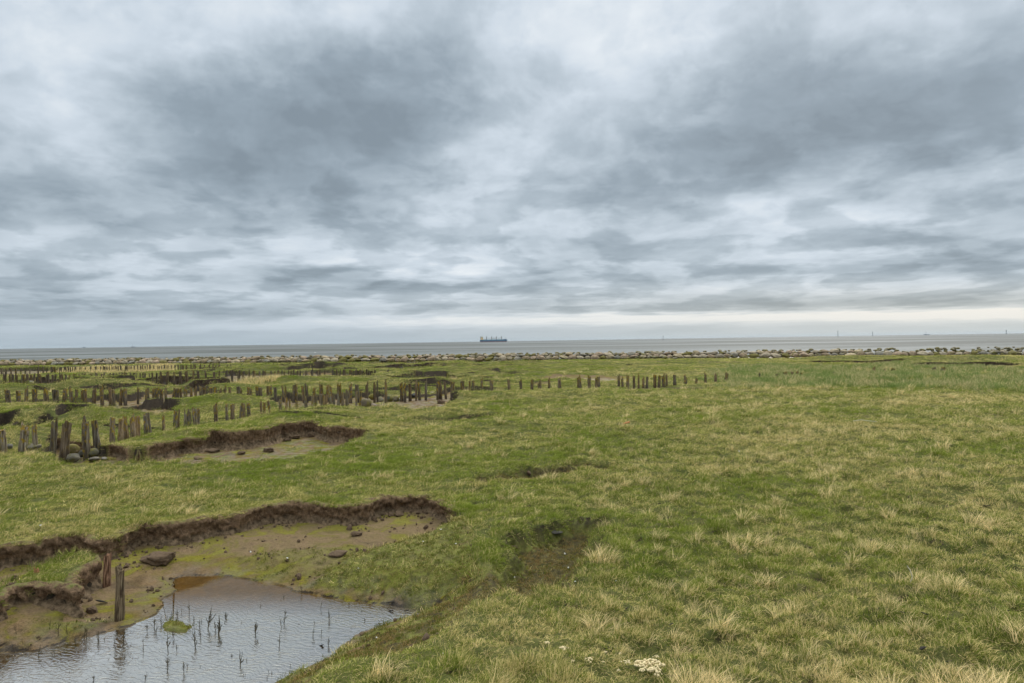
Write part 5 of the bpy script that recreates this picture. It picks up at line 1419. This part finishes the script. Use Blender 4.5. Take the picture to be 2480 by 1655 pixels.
# ------------------------------------------------------------------ ships, beacons, gull
def box(x0, x1, y0, y1, z0, z1):
    V = [(x, y, z) for z in (z0, z1) for y in (y0, y1) for x in (x0, x1)]
    return V, [(0, 2, 3, 1), (4, 5, 7, 6), (0, 1, 5, 4), (2, 6, 7, 3), (0, 4, 6, 2), (1, 3, 7, 5)]
def part(name, parts, mat, parent, smooth=False):
    V, Fq = join(parts)
    return link(name, mesh_np(name, V, np.array(Fq), mat, smooth), parent)
def beam(a, b_, r, ns=6): return tube([a, b_], [r, r], ns)
SEA = -2.2
def build_ship():
    D = 4300.0
    c = AT(1195, 826, D)
    mpp = D / F
    root = bpy.data.objects.new("cargo_ship", None); COL.objects.link(root)
    root.location = (c.x, D, SEA)
    root.rotation_euler = (0, 0, .06)
    tag(root, "blue cargo ship with four deck cranes and cream superstructure on the horizon", "ship")
    L = 66 * mpp; B = 26.0
    def ring(x, half, z): return [(x, -half, z), (x, half, z)]
    st = [(-.5, .70, 0), (-.47, .95, 0), (-.3, 1, 0), (0, 1, 0), (.3, 1, 0), (.40, .8, 0), (.46, .4, 0), (.485, .08, 0)]
    def hull(z0, z1, k0, k1, name, mat):
        V = []; Fq = []
        for x, hw, _ in st:
            fl = max(0, (x - .3) / .2)
            for z, k in ((z0, k0), (z1, k1)):
                sh = fl * k * L * .03 - (0 if x > -.49 else (1 - k) * -L * .012)
                V += [(x * L + sh, -hw * B / 2, z), (x * L + sh, hw * B / 2, z)]
        for j in range(len(st) - 1):
            a, b_ = 4 * j, 4 * j + 4
            Fq += [(a, b_, b_ + 2, a + 2), (a + 1, a + 3, b_ + 3, b_ + 1), (a + 2, b_ + 2, b_ + 3, a + 3), (a, a + 1, b_ + 1, b_)]
        Fq += [(0, 2, 3, 1), (len(V) - 4, len(V) - 3, len(V) - 1, len(V) - 2)]
        return link(name, mesh_np(name, V, np.array(Fq), mat, False), root)
    hull(0, 4.5, 0, .35, "boot_topping", M_HULLR)
    hull(4.5, 15.0, .35, 1, "hull", M_HULL)
    part("forecastle", [box(.36 * L, .475 * L, -8, 8, 15, 17.5)], M_HULL, root)
    dh = part("superstructure", [box(-.47 * L, -.37 * L, -12, 12, 15, 20), box(-.46 * L, -.375 * L, -11, 11, 20, 26), box(-.45 * L, -.39 * L, -11, 11, 26, 30), box(-.445 * L, -.385 * L, -14, 14, 30, 33.5)], M_CREAM, root)
    part("bridge_windows", [box(-.3845 * L, -.3838 * L, -13, 13, 31, 32.6)] + [box(-.44 * L, -.39 * L, -14.1, -14.02, 31, 32.4)], M_WIN, dh)
    part("lifeboat", [box(-.43 * L, -.395 * L, -12.8, -11.1, 21.5, 24)], M_ORAN, root)
    fn = part("funnel", [box(-.475 * L, -.455 * L, -4, 4, 20, 36)], M_DARK_HAZED, root)
    part("radar_mast", [beam((-.42 * L, 0, 33.5), (-.42 * L, 0, 41), .5), beam((-.42 * L, -3, 38), (-.42 * L, 3, 38), .3)], M_CRANE, root)
    part("foremast", [beam((.455 * L, 0, 17.5), (.455 * L, 0, 28), .6)], M_CRANE, root)
    xs = [-.255, -.07, .115, .3]
    for i, x in enumerate(xs):
        cr = part("deck_crane", [box(x * L - 1.6, x * L + 1.6, -1.8, 1.8, 15, 26), box(x * L - 2.4, x * L + 2.4, -2.4, 2.4, 26, 31), box(x * L - 1.2, x * L + 1.2, -1.4, 1.4, 31, 36)], M_CRANE, root)
        s = 1 if i in (0, 1) else -1
        j0 = (x * L + s * 2, 0, 25 if s > 0 else 25); j1 = (x * L + s * 26, 0, 22.5)
        part("jib", [beam(j0, j1, .7), beam((x * L, 0, 35.5), j1, .25)], M_CRANE, cr)
    hx = [(-.36, -.27), (-.24, -.16), (-.15, -.085), (-.05, .02), (.03, .1), (.13, .2), (.21, .285), (.315, .36)]
    for i, (a, b_) in enumerate(hx):
        part("hatch_cover", [box(a * L, b_ * L, -9, 9, 15, 18 if i % 3 else 20)], M_DECK, root)
build_ship()

def beacon(px, ytop, ybase, wpx, D, label):
    c = AT(px, ybase, D); t = AT(px, ytop, D)
    root = bpy.data.objects.new("sea_beacon", None); COL.objects.link(root)
    root.location = (c.x, D, SEA)
    H_ = t.z - SEA; w_ = wpx / F * D * .6
    tag(root, label, "beacon", "banded beacon towers standing in the sea")
    part("lattice_shaft", [beam((sx_ * w_ * .3, sy_ * w_ * .3, -2), (sx_ * w_ * .25, sy_ * w_ * .25, H_), w_ * .13) for sx_ in (-1, 1) for sy_ in (-1, 1)], M_DARK_HAZED, root)
    for k, (a, b_) in enumerate(((.16, .34), (.48, .66), (.80, 1.0))):
        part("dark_band", [tube([(0, 0, H_ * a), (0, 0, H_ * b_)], [w_ * .5, w_ * .5], 10), box(-w_ * .4, w_ * .4, -w_ * .4, w_ * .4, H_ * b_ - .3, H_ * b_)], M_DARK_HAZED, root)
    for a, b_ in ((.34, .48), (.66, .80)):
        part("pale_band", [tube([(0, 0, H_ * a), (0, 0, H_ * b_)], [w_ * .4, w_ * .4], 10)], M_WHITE, root)
    part("platform", [box(-w_ * .7, w_ * .7, -w_ * .7, w_ * .7, H_, H_ + .8)], M_DARK_HAZED, root)
beacon(2029.5, 802, 815, 2.2, 3800, "tallest banded beacon tower, leftmost of the three on the right horizon")
beacon(2113.5, 804, 814, 2.0, 4200, "slim banded beacon tower between the other two")
beacon(2437, 800, 808.5, 2.6, 3600, "stubby banded beacon tower near the right picture edge")
def pole(px, yt, yb, D, label):
    c = AT(px, yb, D); t = AT(px, yt, D)
    V, Fq = join([beam((0, 0, -2), (0, 0, t.z - SEA), .55), beam((-1.2, 0, (t.z - SEA) * .9), (1.2, 0, (t.z - SEA) * .9), .4)])
    o = link("channel_marker", mesh_np("channel_marker", V, np.array(Fq), M_DARK_HAZED, False), loc=(c.x, D, SEA))
    tag(o, label, "sea marker")
pole(1606, 813.5, 821.5, 1900, "thin dark marker pole in the sea right of the cargo ship")
def vessel(px, py, wpx, masts, D, label, name, mat):
    c = AT(px, py, D); m_ = D / F; L = wpx * m_
    root = bpy.data.objects.new(name, None); COL.objects.link(root)
    root.location = (c.x, D, SEA)
    tag(root, label, "boat" if name == "fishing_boat" else "ship")
    part("hull", [box(-L * .5, L * .42, -L * .12, L * .12, 0, 1.3 * m_), box(L * .3, L * .5, -L * .09, L * .09, .8 * m_, 1.8 * m_)], mat, root)
    part("wheelhouse", [box(-L * .3, -L * .05, -L * .1, L * .1, 1.3 * m_, 2.6 * m_)], mat, root)
    for a, h_ in masts:
        part("mast", [beam((a * L, 0, m_), (a * L, 0, h_ * m_), .18 * m_), beam((a * L, 0, h_ * m_ * .95), (a * L + L * .25, 0, m_ * 1.6), .09 * m_)], mat, root)
vessel(322, 841, 9, [(-.1, 6), (.35, 4)], 5200, "small two masted fishing boat on the left horizon", "fishing_boat", M_FARGREY)
vessel(204, 842.5, 6, [(-.2, 3.6), (.3, 3.4)], 7500, "faint smaller boat left of the two masted boat", "fishing_boat", M_FARGREY)
vessel(2244, 811.5, 14, [(-.12, 8.5)], 7000, "hazy ship with one tall mast between the beacons", "masted_ship", M_FARGREY)

def gull():
    D = 170.0
    c = AT(763, 855, D)
    root = bpy.data.objects.new("gull", None); COL.objects.link(root)
    root.location = c; root.rotation_euler = (0, 0, .5); root.scale = (1.1, 1.1, 1.1)
    tag(root, "white gull with dark wingtips flying low over the mudflat", "bird")
    xs = [-.28, -.2, -.08, .06, .16, .22, .26]; rs = [.01, .035, .06, .065, .04, .035, .01]
    V, Fq = tube([(x, 0, .02 * math.sin(x * 6)) for x in xs], rs, 10)
    link("body", mesh_np("body", V, np.array(Fq), M_GULL, True), root)
    for sd in (-1, 1):
        pr = [(.05, .02, .09), (.35, .16, .08), (.62, .10, .05)]
        V = []
        for yy, zz_, ch in pr:
            V += [(ch * 1.1, sd * yy, zz_), (-ch, sd * yy, zz_ - .01), (0, sd * yy, zz_ + .02)]
        Fq = []
        for j in range(2):
            a, b_ = 3 * j, 3 * j + 3
            Fq += [(a, b_, b_ + 2, a + 2), (a + 2, b_ + 2, b_ + 1, a + 1), (a + 1, b_ + 1, b_, a)]
        wg = link("wing", mesh_np("wing", V, np.array(Fq), M_GULL, True), root)
        V = [(.05, sd * .62, .10), (-.05, sd * .62, .09), (-.06, sd * .78, .05), (0, sd * .62, .12)]
        link("wingtip", mesh_np("wingtip", V, [np.array([(0, 1, 2), (0, 2, 3), (1, 3, 2)])], M_GULLD, False), wg)
gull()

# ------------------------------------------------------------------ thin sea haze
def build_haze():
    V, Fq = box(-70000, 70000, -400, 31000, -5, 60)
    M = bpy.data.materials.new("haze"); M.use_nodes = True
    T = NT(M.node_tree)
    v = T.n('ShaderNodeVolumePrincipled')
    v.inputs['Color'].default_value = (.80, .90, 1.0, 1)
    v.inputs['Density'].default_value = 2.0e-5
    v.inputs['Anisotropy'].default_value = 0.2
    o = T.n('ShaderNodeOutputMaterial')
    T.t.links.new(v.outputs[0], o.inputs[1])
    ob = link("haze", mesh_np("haze", V, np.array(Fq), M, False))
    tag(ob, "thin blue grey sea haze over the marsh and the water", kind="stuff")
build_haze()
